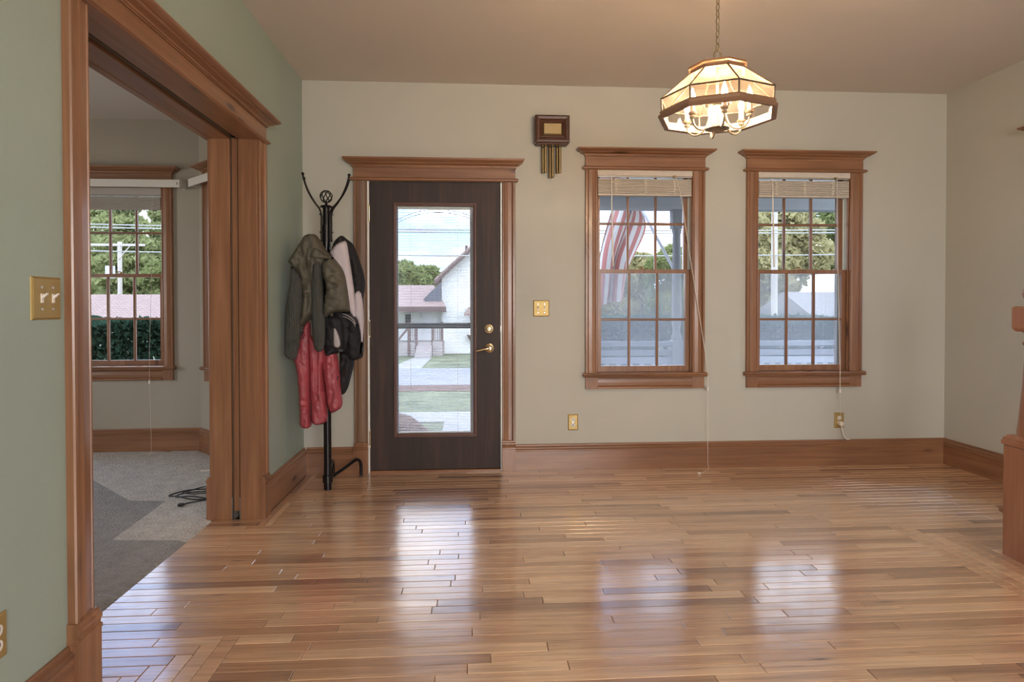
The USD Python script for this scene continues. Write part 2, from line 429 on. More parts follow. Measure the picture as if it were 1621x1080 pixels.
hole = lambda c, hw=HW: (c - hw - .012, c + hw + .012, SILL - .03, HEADZ + .01)
structure('wall_back', holed(BACK, -.25, W + .25, -.2, H + .15, [hole(WIN1), hole(WIN2), (DOOR_L - .03, DOOR_R + .03, -.3, DOOR_T + .03)], 0, .2), 'wall_beige', 'long beige wall with the front door and two sash windows')
structure('wall_left', holed(LEFT, -7.5, 0, -.2, H + .15, [(JN - .02, JF + .02, -.3, SOFFIT + .02)], 0, .1), 'wall_sage', 'sage green wall with the wide cased opening')
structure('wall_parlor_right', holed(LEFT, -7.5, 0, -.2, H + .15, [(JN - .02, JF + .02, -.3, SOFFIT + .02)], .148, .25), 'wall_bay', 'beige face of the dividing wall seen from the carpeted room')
structure('wall_right', holed(RIGHTW, 0, 7.5, -.2, H + .15, [hole(1.2)], 0, .2), 'wall_beige', 'beige wall on the newel post side of the room')
structure('wall_rear', holed(REAR, -4.93, .25, -.2, H + .15, [hole(-1.87, .52), hole(-3.05, .52)], 0, .2), 'wall_beige', 'beige wall behind the viewer with two unseen windows placed to light the room')
structure('ceiling', bx(-.05, W + .05, -7.35, .02, H, H + .14), 'ceiling_paint', 'plain warm taupe ceiling of the main room', 'ceiling')
structure('ceiling_parlor', bx(-4.5, -.2, -7.4, 1.1, PZ, PZ + .2), 'ceiling_paint', 'lower ceiling of the carpeted room through the opening', 'ceiling')

S45 = math.sqrt(.5)
BAY = wallframe('bay', 0.0, (0, BAYY, 0))
CANT = wallframe('cant', -math.pi / 4, (BAYR, BAYY, 0))          # u runs from the bay's corner towards the main wall
CANTL = wallframe('cantl', math.pi / 4, (BAYL - .792, 0, 0))
BAYC, CL = -1.686, .792 / S45
structure('wall_bay', holed(BAY, BAYL, BAYR, -.2, PZ + .1, [hole(BAYC)], 0, .2), 'wall_bay', 'middle wall of the bay with a sash window')
structure('wall_bay_right', holed(CANT, 0, CL, -.2, PZ + .1, [hole(.555)], 0, .2), 'wall_bay', 'slanted wall of the bay on the front door side')
structure('wall_bay_left', holed(CANTL, 0, CL, -.2, PZ + .1, [hole(.555)], 0, .2), 'wall_bay', 'slanted wall of the bay on the far side')
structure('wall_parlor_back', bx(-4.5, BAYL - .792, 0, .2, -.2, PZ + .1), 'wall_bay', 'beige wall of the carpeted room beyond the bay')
structure('wall_parlor_left', holed(wallframe('left', o=(-4.2, 0, 0)), -7.4, .2, -.2, PZ + .1, [(-2.3, -.9, SILL - .03, HEADZ + .01)], 0, .2), 'wall_bay', 'outer wall of the carpeted room with an unseen window added to light it')
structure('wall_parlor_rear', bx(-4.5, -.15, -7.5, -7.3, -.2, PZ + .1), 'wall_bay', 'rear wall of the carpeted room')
structure('upper_storey', cat_(bx(-4.6, 5.1, -9, .35, 2.95, 5.2), prism([(-9.6, 5.2), (.95, 5.2), (-4.3, 7.4)], 'x', -4.9, 5.4)), 'house_wall', 'unseen upper storey and roof of the house, shading porch and hedge', 'house')  # out of view; its bulk keeps the sun off porch and hedge

# ---- strip floor
ROWH = .0572
floor = thing('floor', 'varnished oak strip floor of the main room', 'floor', kind='structure')
obj('subfloor', bx(-.3, W + .1, -7.4, .1, -.14, -.0125), 'subfloor', floor)
rng = np.random.default_rng(11)


def strip(x0, x1, y0, y1):
    """One flooring strip: flat top, small chamfers, no underside."""
    c, g, t = .0017, .0009, -.0125
    x0, x1, y0, y1 = x0 + g, x1 - g, y0 + g, y1 - g
    dz = float(rng.uniform(-.00025, .00025))
    v = np.array([(x0 + c, y0 + c, dz), (x1 - c, y0 + c, dz), (x1 - c, y1 - c, dz), (x0 + c, y1 - c, dz), (x0, y0, -c + dz), (x1, y0, -c + dz), (x1, y1, -c + dz), (x0, y1, -c + dz),
                  (x0, y0, t), (x1, y0, t), (x1, y1, t), (x0, y1, t)])
    f = [(0, 1, 2), (0, 2, 3)]
    for a in (0, 4):
        for k in range(4):
            p, q = a + k, a + (k + 1) % 4
            f += [(p + 4, q + 4, q), (p + 4, q, p)]
    return trimesh.Trimesh(v, np.array(f), process=False)


strips = []
LB = [(-.25 if JN - .03 < -ROWH * (k + .5) < JF + .03 else .02) for k in range(128)]
K1, K2 = 38, 22                                  # the rows where the two borders begin
for k in range(128):
    y1, y0 = -ROWH * k, -ROWH * (k + 1)
    yc = (y0 + y1) / 2
    spans = []
    left = LB[k]
    if yc > -1.02:                                   # a border strip runs along the wall there
        if left < 0: spans.append((left, .021))
        left = .098
    right = W - .005
    a = left
    if k >= K1:                                   # border of strips laced into the rows
        n = k - K1
        cut = max(.35 - ROWH * (n + 1), .064)
        spans.append((left, cut) if cut > left + .02 else None)
        a = .35
    if k >= K2:
        n = k - K2
        spans.append((a, 3.413))
        cut = min(3.413 + ROWH * (n + 1), 3.699)
        spans.append((cut, right))
    else:
        spans.append((a, right))
    for s in spans:
        if not s: continue
        x = s[0]
        first = True
        while x < s[1] - .002:
            L = float(np.clip(rng.gamma(4.0, .19), .22, 1.7))
            if first: L *= float(rng.uniform(.3, 1)); first = False
            e = x + L
            if s[1] - e < .16: e = s[1]
            strips.append((x, e, y0, y1)); x = e
for k in range(5):                                   # border strips that run away from the viewer
    for x0, ys, ye in ((.064 + ROWH * (4 - k), -ROWH * (K1 + k), -7.3), (3.413 + ROWH * k, -ROWH * (K2 + k), -7.3)):
        y = ys
        while y > ye + .01:
            e = max(y - float(rng.uniform(.45, 1.5)), ye)
            strips.append((x0, x0 + ROWH, e, y)); y = e
for x0, y0, y1 in ((.022, -1.03, -.45), (.022, -.45, -.022), (.060, -1.03, -.62), (.060, -.62, -.022)):
    strips.append((x0, x0 + .038, y0, y1))


def seen_area(s):
    P = np.array([(s[0], s[2], 0), (s[1], s[2], 0), (s[1], s[3], 0), (s[0], s[3], 0)]) - CAM
    z = P @ FWD
    if z.min() < .3: return 0.0
    q = np.stack([810.5 + FOCAL * (P @ RIGHT) / z, 499.13 - FOCAL * (P @ UP) / z], 1)
    p = Polygon(q)
    return p.intersection(sbox(0, 0, 1621, 1080)).area if p.is_valid else 0.0


_area = np.array([seen_area(s) for s in strips])
_near = np.argsort(-_area)[:300]
_own = set(int(i) for i in _near if _area[i] > 60)
_rest = []
for i, s in enumerate(strips):
    m = strip(*s)
    if s[3] - s[2] > s[1] - s[0]: pass
    if i in _own: obj('floor_strip', m, 'floor_boards', floor)
    else: _rest.append(m)
obj('strip_field', cat_(_rest), 'floor_boards_far', floor, kind='stuff')

# ---- carpet of the other room, with the brushed darker track across it
structure('floor_parlor', bx(-4.5, -.3, -7.4, 1.1, -.14, -.004), 'subfloor', 'floor under the grey carpet', 'floor')
area = Polygon([(-4.2, -7.3), (-.262, -7.3), (-.262, -2.48), (-.248, -2.45), (-.248, -.94), (-.262, -.91), (-.262, -.01), (BAYR, BAYY - .01), (BAYL, BAYY - .01), (BAYL - .79, 0), (-4.2, 0)])
dark = Polygon([(-2.25, .78), (-1.382, -.084), (-.885, -.57), (-.664, -.585), (-.624, -1.218), (-.235, -1.245), (-.2, -2.6), (-1.4, -3.2), (-2.6, -2.4), (-3.4, 0)])
carpet = thing('carpet', 'grey cut pile carpet with a darker brushed zigzag track', 'carpet', kind='structure')


def pile(poly):
    poly = poly.segmentize(.05)
    x0, y0, x1, y1 = poly.bounds
    g = np.stack(np.meshgrid(np.arange(x0, x1, .05), np.arange(y0, y1, .05)), -1).reshape(-1, 2)
    g = g + np.random.default_rng(3).uniform(-.012, .012, g.shape)
    inner = poly.buffer(-.02)
    g = g[contains_xy(inner, g[:, 0], g[:, 1])]
    pts = np.vstack([np.array(poly.exterior.coords)[:-1]] + [np.array(r.coords)[:-1] for r in poly.interiors] + [g])
    t = Delaunay(pts).simplices
    c = pts[t].mean(1)
    t = t[contains_xy(poly.buffer(1e-6), c[:, 0], c[:, 1])]
    z = .010 + .005 * (meshkit.fbm(np.c_[pts * 9, np.zeros(len(pts))], 3, 5) - .5)
    edge = sdistance(spoints(pts), area.exterior)
    z = np.where(edge < .005, -.004, z)
    v = np.c_[pts, z]
    m = trimesh.Trimesh(v, t, process=False)
    if m.face_normals[:, 2].mean() < 0: m.invert()
    return m


for _nm, _p, _m in (('light_pile', area.difference(dark), 'carpet_light'), ('brushed_pile', area.intersection(dark), 'carpet_dark')):
    for _g in getattr(_p, 'geoms', [_p]):
        obj(_nm, pile(_g), _m, carpet, smooth=40, kind='stuff')

# ---- baseboards
BASE = [(0, 0), (-.020, 0), (-.020, .140), (-.0225, .143), (-.0225, .150), (-.0185, .154), (-.0215, .160), (-.0215, .167), (-.017, .172), (-.010, .176), (-.010, .183), (-.0075, .190), (0, .190)]


def base(M, u0, u1, name, label, z=0.0, grain='x'):
    return structure(name, to(M, prism([(d, h + z) for d, h in BASE], 'x', u0, u1)), 'pine_' + grain, label, 'baseboard')


base(BACK, 1.492, W, 'baseboard_back', 'knotty pine baseboard under the two sash windows')
base(BACK, .02, .353, 'baseboard_back', 'short pine baseboard piece behind the coat rack')
base(LEFT, -.868, 0, 'baseboard_left', 'pine baseboard between the opening and the coat rack corner', grain='y')
base(LEFT, -7.3, -2.567, 'baseboard_left', 'pine baseboard on the near side of the opening', grain='y')
base(RIGHTW, 0, 1.60, 'baseboard_right', 'pine baseboard along the wall behind the newel post', grain='y')
base(REAR, -W, 0, 'baseboard_rear', 'pine baseboard behind the viewer')
base(BAY, BAYL, BAYR, 'baseboard_bay', 'pine baseboard under the bay window above the carpet')
base(CANT, 0, CL, 'baseboard_bay_right', 'pine baseboard of the slanted bay wall')


# ---- casings, heads, plinth blocks
def casing_profile(w, t=.021):
    """Stock casing in section: u from 0 (inner edge) to w (outer edge), d towards the room is negative."""
    return [(0, 0), (0, -t * .62), (.004, -t * .80), (.009, -t * .80), (.011, -t * .62), (.015, -t * .72), (w * .45, -t * .88), (w - .026, -t * .80), (w - .024, -t * .70), (w - .020, -t), (w - .016, -t * 1.25), (w - .003, -t * 1.25), (w, -t), (w, 0)]


def leg(M, inner, w, sgn, z0, z1):
    """Vertical casing; inner: its inner edge; sgn +1 grows to larger u."""
    p = [(inner + sgn * u, d) for u, d in casing_profile(w)]
    if Polygon(p).exterior.is_ccw is False: p = p[::-1]
    return to(M, prism(p, 'z', z0, z1))


def head(M, u0, u1, z0, parent, grain, hf=.023, hz=.072, hc=.050, proj=.062):
    obj('fillet', to(M, loft([(z0, u0 - .012, u1 + .012, -.030, 0), (z0 + hf * .3, u0 - .022, u1 + .022, -.040, 0), (z0 + hf * .6, u0 - .024, u1 + .024, -.042, 0), (z0 + hf, u0 - .014, u1 + .014, -.032, 0)])), 'pine_' + grain, parent)
    z1 = z0 + hf
    obj('frieze', to(M, bx(u0, u1, -.024, 0, z1, z1 + hz, .002)), 'pine_' + grain, parent)
    z2 = z1 + hz
    lv = [(0, .004), (.10, .004), (.14, .010), (.26, .012), (.34, .020), (.44, .034), (.50, .038), (.56, .038), (.60, .046), (.76, .060), (.84, .064), (.93, .066), (1.0, .066)]
    obj('crown', to(M, loft([(z2 + hc * a, u0 - proj * b / .066, u1 + proj * b / .066, -.024 - b, 0) for a, b in lv])), 'pine_' + grain, parent, label='stepped crown moulding with returned ends')


def plinth(M, u0, u1, z1, parent, grain='z', t=.034):
    k = z1
    obj('plinth_block', to(M, loft([(0, u0, u1, -t, 0), (k - .062, u0, u1, -t, 0), (k - .060, u0 - .001, u1 + .001, -t - .003, 0), (k - .050, u0 - .001, u1 + .001, -t - .003, 0), (k - .046, u0, u1, -t + .003, 0),
                                    (k - .034, u0, u1, -t + .001, 0), (k - .028, u0, u1, -t - .003, 0), (k - .018, u0, u1, -t - .003, 0), (k - .012, u0, u1, -t + .004, 0), (k - .004, u0, u1, -t + .006, 0), (k, u0, u1, -t + .012, 0)])), 'pine_' + grain, parent)


# the wide opening in the left wall, with its pocket door
op = thing('trim_1', 'broad pine casing of the opening to the carpeted room', 'opening trim', (0, -1.7, 0), kind='structure')
obj('casing', leg(LEFT, JF + .004, .092, 1, .238, SOFFIT), 'pine_z', op)
obj('casing', leg(LEFT, JN - .004, .104, -1, .240, SOFFIT), 'pine_z', op)
plinth(LEFT, JF + .002, JF + .100, .238, op)
plinth(LEFT, JN - .114, JN - .002, .252, op)
head(LEFT, JN - .108, JF + .096, SOFFIT - .002, op, 'y', hf=.022, hz=.070, hc=.048, proj=.060)
for d0, d1 in ((0, .100), (.146, .250)):
    obj('jamb_board', to(LEFT, bx(JF, JF + .02, d0, d1, 0, SOFFIT + .02, .001)), 'pine_z', op)
    obj('jamb_board', to(LEFT, bx(JN - .02, JN, d0, d1, 0, SOFFIT + .02, .001)), 'pine_z', op)
    obj('soffit_board', to(LEFT, bx(JN, JF, d0, d1, SOFFIT, SOFFIT + .02, .001)), 'pine_y', op)
obj('track', to(LEFT, bx(JN, JF, .102, .144, SOFFIT + .03, SOFFIT + .05)), 'dark_gap', op)
OUT = lambda m: m
PAR = wallframe('right', o=(-.25, 0, 0))                        # the same wall from the carpeted room: u = -y
obj('casing', leg(PAR, -JF - .004, .10, -1, .235, SOFFIT), 'pine_z', op)
obj('casing', leg(PAR, -JN + .004, .10, 1, .235, SOFFIT), 'pine_z', op)
plinth(PAR, -JF - .108, -JF - .002, .238, op)
plinth(PAR, -JN + .002, -JN + .108, .238, op)
head(PAR, -JF - .104, -JN + .104, SOFFIT - .002, op, 'y')
pd = thing('door_2', 'pine pocket door pushed back into its slot, only its edge showing', 'pocket door', (-.123, -.9, 0), kind='structure')
obj('door_leaf', to(LEFT, bx(JF + .012, -.15, .109, .139, .045, SOFFIT + .012, .002)), 'pine_z', pd)
for d in (.1025, .1445):
    obj('floor_guide', to(LEFT, bx(JF - .001, JF + .012, d - .002, d + .002, 0, .125)), 'steel', pd)


# ------------------------------------------------------------------ sash windows
def window(n, M, c, label, grain='x', hw=HW, screen=True, liner=True):
    o = M @ np.array([c, 0, SILL, 1.0])
    w = thing(f'window_{n}', label, 'window', o[:3], kind='structure')
    C = M @ trimesh.transformations.translation_matrix([c, 0, 0])
    T = lambda m: to(C, m)
    g = 'pine_' + grain
    cw = .090
    for s in (-1, 1): obj('casing', leg(C, s * (hw - .003), cw, s, SILL, HEADZ), 'pine_z', w)
    head(C, -hw - cw + .003, hw + cw - .003, HEADZ, w, grain)
    e = hw + cw
    z = SILL
    obj('stool', T(loft([(z - .032, -e - .008, e + .008, -.034, .04), (z - .028, -e - .014, e + .014, -.046, .04), (z - .018, -e - .016, e + .016, -.050, .04), (z - .0165, -e - .010, e + .010, -.042, .04), (z - .0145, -e - .010, e + .010, -.042, .04),
                           (z - .012, -e - .016, e + .016, -.050, .04), (z - .004, -e - .014, e + .014, -.046, .04), (z, -e - .006, e + .006, -.036, .04)])), g, w)
    a = e - .006
    q = casing_profile(.085)
    obj('apron', T(prism([(d, z - .033 - u) for u, d in q][::-1], 'x', -a + .088, a - .088)), g, w)
    for s in (-1, 1):                                           # mitred returns at the apron's ends
        pr = []
        for u, d in q:
            zz = z - .033 - u
            pr += [(s * (a - .088 + u), d, zz), (s * (a - .088), d, zz)]
        obj('apron_return', T(hull([(s * (a - .0885), 0, z - .033), (s * (a - .0885), -.016, z - .033), (s * a, 0, z - .033), (s * a, -.020, z - .033), (s * a, 0, z - .118), (s * a, -.020, z - .118), (s * (a - .0885), 0, z - .118), (s * (a - .0885), -.018, z - .118)])), 'pine_z', w)
    for s in (-1, 1):
        obj('side_jamb', T(bx(s * hw, s * (hw + .018), 0, .19, SILL, HEADZ)), 'pine_z', w)
        if liner:
            obj('jamb_liner', T(cat_(bx(s * (hw - .004), s * hw, .030, .120, SILL, HEADZ), bx(s * (hw - .012), s * hw, .068, .074, SILL, HEADZ))), 'vinyl', w, label='pale vinyl sash track')
        obj('stop_bead', T(bx(s * (hw - .011), s * hw, .006, .026, SILL, HEADZ, .003)), 'pine_z', w)
    obj('head_jamb', T(bx(-hw, hw, 0, .19, HEADZ, HEADZ + .018)), g, w)
    obj('sill', T(bx(-hw, hw, .04, .23, SILL - .028, SILL, .002)), 'porch_grey', w)
    sw = hw - .006
    gw = sw - .033
    for nm, d0, d1, z0, z1, gz0, gz1 in (('upper_sash', .077, .112, 1.425, HEADZ - .002, 1.453, 2.130), ('lower_sash', .034, .069, SILL + .002, 1.452, .745, 1.424)):
        p = Polygon([(-sw, z0), (sw, z0), (sw, z1), (-sw, z1)], [[(-gw, gz0), (gw, gz0), (gw, gz1), (-gw, gz1)]])
        m = ext(p, d1 - d0); v = m.vertices.copy(); m.vertices = np.stack([v[:, 0], v[:, 2] + d0, v[:, 1]], 1); m.invert()
        s_ = obj(nm, T(m), 'pine_z', w)
        mw = .0085
        cols = [-gw, -gw / 3, gw / 3, gw]
        zm = (gz0 + gz1) / 2
        for x in cols[1:3]: obj('muntin', T(bx(x - mw, x + mw, d0 + .004, d1 - .006, gz0, gz1, .003)), 'pine_z', s_)
        obj('muntin', T(bx(-gw, gw, d0 + .006, d1 - .008, zm - mw, zm + mw, .003)), g, s_)
        for i in range(3):
            for lo, hi in ((gz0, zm), (zm, gz1)):
                obj('pane', T(bx(cols[i] + .003, cols[i + 1] - .003, d1 - .013, d1 - .010, lo + .003, hi - .003)), 'glass', s_)
        if nm == 'lower_sash':
            obj('sash_lock', T(cat_(bx(-.030, .030, d0 + .006, d1 - .004, z1, z1 + .005, .002), cyl((0, (d0 + d1) / 2, z1 + .010), .010, .012), tube([(0, d0 + .014, z1 + .016), (-.022, d0 + .004, z1 + .016), (-.040, d0 + .010, z1 + .012)], .004, 8))), 'brass_old', s_)
    if screen:
        f = obj('screen_frame', T(cat_(bx(-sw, sw, .122, .130, SILL, SILL + .018), bx(-sw, sw, .122, .130, 1.435, 1.453), bx(-sw, -sw + .016, .122, .130, SILL, 1.453), bx(sw - .016, sw, .122, .130, SILL, 1.453))), 'vinyl', w)
        obj('insect_screen', T(bx(-sw + .014, sw - .014, .1255, .1265, SILL + .015, 1.44)), 'screen', f)
    return C


C1 = window(1, BACK, WIN1, 'pine sash window nearest to the front door, a flag outside it')
C2 = window(2, BACK, WIN2, 'pine sash window between its twin and the far corner')
C3 = window(3, BAY, BAYC, 'sash window of the carpeted bay, seen through the opening', screen=False)
C4 = window(4, CANT, .555, 'sash window of the slanted bay wall, only its edge showing', liner=False)
C5 = window(5, CANTL, .555, 'sash window of the far slanted bay wall', liner=False, screen=False)
C6 = window(6, RIGHTW, 1.2, 'sash window in the wall by the newel post, only its crown tip showing', grain='y')
for n, (M, c, lab) in enumerate(((REAR, -1.87, 'unseen wide rear window placed to light the room, pocket door side'), (REAR, -3.05, 'unseen wide rear window placed to light the room, newel side'), (wallframe('left', o=(-4.2, 0, 0)), -1.6, 'unseen wide window added to light the carpeted room'))):
    window(7 + n, M, c, lab, grain='x' if n < 2 else 'y', hw=.52 if n < 2 else .68, screen=False)  # these windows are out of view and frame the area lights

# ------------------------------------------------------------------ the front door
door = thing('door_1', 'dark walnut front door with a tall glass light and slim blinds', 'door', (.92, 0, 0), kind='structure')
D0, D1, DZ0, DZ1 = .464, 1.383, .020, 2.062
p = Polygon([(D0, DZ0), (D1, DZ0), (D1, DZ1), (D0, DZ1)], [[(.640, .262), (1.206, .262), (1.206, 1.908), (.640, 1.908)]])
m = ext(p, .044); v = m.vertices.copy(); m.vertices = np.stack([v[:, 0], v[:, 2] + .003, v[:, 1]], 1); m.invert()
slab = obj('door_slab', m, 'door_walnut', door)


def ring(x0, x1, z0, z1, prof):
    """A mitred frame around a rectangle; prof: (outward from the opening, d)."""
    lv = []
    for o, d in prof: lv.append([(x0 - o, d, z0 - o), (x1 + o, d, z0 - o), (x1 + o, d, z1 + o), (x0 - o, d, z1 + o)])
    n = len(lv); v = np.array(lv, float).reshape(-1, 3); f = []
    for i in range(n):
        j = (i + 1) % n
        for k in range(4):
            l = (k + 1) % 4
            f += [(i * 4 + k, i * 4 + l, j * 4 + l), (i * 4 + k, j * 4 + l, j * 4 + k)]
    m = trimesh.Trimesh(v, np.array(f), process=False)
    if m.volume < 0: m.invert()
    return m


lf = obj('lite_frame', ring(.654, 1.192, .276, 1.894, [(0, .02), (0, .004), (.004, -.002), (.010, -.003), (.014, -.010), (.022, -.010), (.026, .003), (.014, .012)]), 'lite_brown', door)
for x, z in ((.66, .262), (.92, .262), (1.18, .262), (.641, .45), (.641, .9), (.641, 1.35), (1.205, .5), (1.205, 1.0), (1.205, 1.5), (.92, 1.908)):
    obj('screw_plug', cyl((x, -.0105, z), .0035, .002, 'y', 10), 'fascia_brown', lf)
obj('pane', bx(.648, 1.198, .010, .013, .270, 1.900), 'glass_door', door)
obj('pane', bx(.648, 1.198, .034, .037, .270, 1.900), 'glass_door', door)
sl = []
for k in range(139):
    z = .288 + k * .01150
    sl.append(bx(.662, 1.166, .0175, .0295, z, z + .0007))
obj('blind_slats', cat_(sl), 'white_paint', door, kind='stuff', label='slim white blind slats sealed between the panes')
for x in (.748, 1.081): obj('ladder_cord', cyl((x, .017, 1.085), .0008, 1.62, n=6), 'blind_cord', door)
obj('blind_headrail', bx(.656, 1.190, .016, .031, 1.876, 1.896), 'vinyl', door)
obj('blind_bottom_rail', bx(.660, 1.168, .017, .030, .277, .285), 'white_paint', door)
obj('blind_slider', cat_(bx(1.170, 1.197, .0145, .033, .272, 1.898), bx(1.174, 1.190, .0138, .016, 1.74, 1.86, .003)), 'porch_grey', door)
for z in (1.842, 1.028, .248):
    hinge = obj('hinge', cat_(cyl((.4605, -.006, z), .0055, .105, n=14), cyl((.4605, -.006, z + .055), .0042, .008, n=12), cyl((.4605, -.006, z - .055), .0042, .008, n=12)), 'brass', door)
    obj('hinge_leaf', bx(.452, .461, -.002, .001, z - .05, z + .05), 'brass', hinge)
rot = trimesh.transformations.rotation_matrix(math.pi / 2, [1, 0, 0])


def knob(prof, x, z):
    m = lathe(prof, 28); m.apply_transform(rot); m.apply_translation((x, .003, z)); return m


db = obj('deadbolt', knob([(0, 0), (.034, 0), (.034, .005), (.031, .011), (.024, .013), (.022, .020), (.016, .024), (0, .024)], 1.303, 1.022), 'brass', door, smooth=35)
obj('thumb_turn', bx(1.300, 1.306, -.040, -.020, 1.008, 1.036, .002), 'brass', db)
lv = obj('lever_handle', knob([(0, 0), (.035, 0), (.035, .005), (.032, .010), (.020, .014), (.015, .020), (.013, .050), (0, .050)], 1.306, .884), 'brass', door, smooth=35)
obj('lever', tube(spline([(1.306, -.046, .884), (1.285, -.052, .882), (1.255, -.050, .876), (1.225, -.045, .868), (1.208, -.043, .868)], 6), np.interp(np.linspace(0, 1, 25), [0, .3, .8, 1], [.012, .0095, .008, .006]), 10), 'brass', lv, smooth=True)
obj('latch_plate', bx(1.384, 1.392, -.001, .004, .84, .925, .001), 'dark_gap', door)
obj('latch_plate', bx(1.384, 1.390, -.001, .004, 1.00, 1.045, .001), 'steel', door)

df = thing('trim_2', 'pine casing around the dark front door', 'door trim', (.92, 0, 0), kind='structure')
obj('jamb', cat_(bx(DOOR_L - .03, DOOR_L + .010, -.004, .16, 0, DOOR_T + .02), bx(DOOR_R - .010, DOOR_R + .03, -.004, .16, 0, DOOR_T + .02), bx(DOOR_L, DOOR_R, -.004, .16, DOOR_T - .008, DOOR_T + .02), bx(DOOR_L + .01, DOOR_L + .022, .05, .16, 0, DOOR_T), bx(DOOR_R - .022, DOOR_R - .01, .05, .16, 0, DOOR_T)), 'white_paint', df, label='white painted door jamb')
obj('threshold', bx(DOOR_L + .01, DOOR_R - .01, -.010, .18, -.01, .016, .003), 'pine_x', df)
obj('casing', leg(BACK, DOOR_L - .003, .094, -1, .222, DOOR_T - .006), 'pine_raw', df, label='rough stained casing beside the coats')
obj('casing', leg(BACK, DOOR_R + .003, .092, 1, .222, DOOR_T - .006), 'pine_z', df)
plinth(BACK, DOOR_L - .098, DOOR_L - .001, .224, df)
plinth(BACK, DOOR_R + .001, DOOR_R + .094, .224, df)
head(BACK, DOOR_L - .097, DOOR_R + .095, DOOR_T - .008, df, 'x', hf=.024, hz=.068, hc=.062)

st = thing('door_3', 'grey storm door outside the front door', 'storm door', (.92, .15, 0), kind='structure')
obj('storm_frame', cat_(bx(.46, .640, .165, .195, .02, 2.06), bx(1.236, 1.385, .165, .195, .02, 2.06), bx(.64, 1.236, .165, .195, 1.99, 2.06), bx(.64, 1.236, .165, .195, .02, .22)), 'porch_grey', st)
obj('middle_rail', bx(.64, 1.236, .162, .198, 1.020, 1.060, .004), 'porch_grey', st)
obj('pane', bx(.638, 1.238, .179, .182, 1.058, 1.995), 'glass_door', st)
arc = [(.94 + .62 * math.sin(a), .177, 1.28 + .62 * math.cos(a)) for a in np.linspace(-.55, .55, 25)]
obj('etched_arc', cat_(tube(arc, .0016, 6), tube([(x, y, z - .022) for x, y, z in arc], .0016, 6)), 'porch_grey', st)


# ------------------------------------------------------------------ window blinds
def squiggle(u, d, z0, z1, seed):
    r = np.random.default_rng(seed)
    z = np.linspace(z1, z0, 26)
    x = u + .018 * np.sin(np.arange(26) * 2.4 + seed) * r.uniform(.5, 1, 26)
    return tube(spline(np.c_[x, np.full(26, d) + r.uniform(-.002, .002, 26), z], 3), .0022, 6)


def blind(C, label, wand_u, cord_u, seed, cord, group=None):
    T = lambda m: to(C, m)
    o = C @ np.array([0, -.005, 2.10, 1.0])
    b = thing('window_blind', label, 'blind', o[:3], group)
    obj('headrail', T(bx(-HW + .006, HW - .006, -.004, .044, 2.114, 2.150, .002)), 'chrome', b)
    obj('valance', T(cat_(bx(-HW + .004, HW - .004, -.012, -.006, 2.126, 2.165, .0015), bx(-HW + .004, -HW + .030, -.014, -.006, 2.124, 2.165, .0015))), 'blind_cream', b)
    r = np.random.default_rng(seed)
    s = []
    for k in range(15):
        z = 1.998 + k * .0072
        j = float(r.uniform(-.0015, .0015))
        s.append(bx(-HW + .009, HW - .011 + j, -.008 + j, .042 + j, z, z + .0052, .0012))
    obj('slat_bundle', T(cat_(s)), 'blind_cream', b, kind='stuff', label='bundle of raised cream slats')
    obj('bottom_rail', T(bx(-HW + .008, HW - .010, -.009, .043, 1.983, 1.996, .003)), 'blind_cream', b)
    for i, u in enumerate((-.215, 0.0, .215)):
        obj('ladder_tape', T(squiggle(u, -.012, 1.992, 2.105, seed + i)), 'blind_cord', b)
    obj('tilt_wand', T(tube([(wand_u, -.016, 2.118), (wand_u + .002, -.018, 1.9), (wand_u + .012, -.020, 1.47)], [.003, .0052, .0056], 10)), 'cream_plastic', b)
    obj('cord_lock', T(bx(cord_u - .012, cord_u + .012, -.014, -.002, 2.118, 2.132, .002)), 'brass_old', b)
    cd = obj('lift_cord', T(cat_([tube(spline([(x + dx, d, z) for x, d, z in cord], 8), .0014, 6) for dx in (0, .004)])), 'blind_cord', b)
    x, d, z = cord[-1]
    obj('tassel', T(lathe([(0, .012), (.006, .012), (.008, .0), (.009, -.018), (0, -.020)], 14, (x + .002, d, z - .010))), 'cream_plastic', cd)
    return b, T


b1, T1 = blind(C1, 'raised cream slat blind of the window nearest the front door', -.250, .215, 21,
               [(.222, -.016, 2.118), (.262, -.020, 1.95), (.330, -.030, 1.50), (.400, -.040, 1.05), (.442, -.060, .74), (.446, -.055, .60)])
obj('cord_tail', T1(cat_(tube(spline([(.448, -.055, .575), (.450, -.052, .3), (.452, -.056, .06), (.448, -.075, .010), (.405, -.130, .004), (.345, -.185, .005)], 8), .0014, 6), ball((.338, -.190, .008), .0085, 1, (1.5, 1, .9)))), 'cream_plastic', b1)
b2, T2 = blind(C2, 'raised cream slat blind of the window near the far corner', -.246, .235, 31, [(.240, -.016, 2.118), (.242, -.030, 1.5), (.246, -.058, .80), (.248, -.060, .575)])
obj('cord_tail', T2(tube(spline([(.250, -.060, .55), (.262, -.045, .48), (.274, -.030, .41), (.283, -.016, .345)], 6), .0013, 6)), 'cream_plastic', b2)

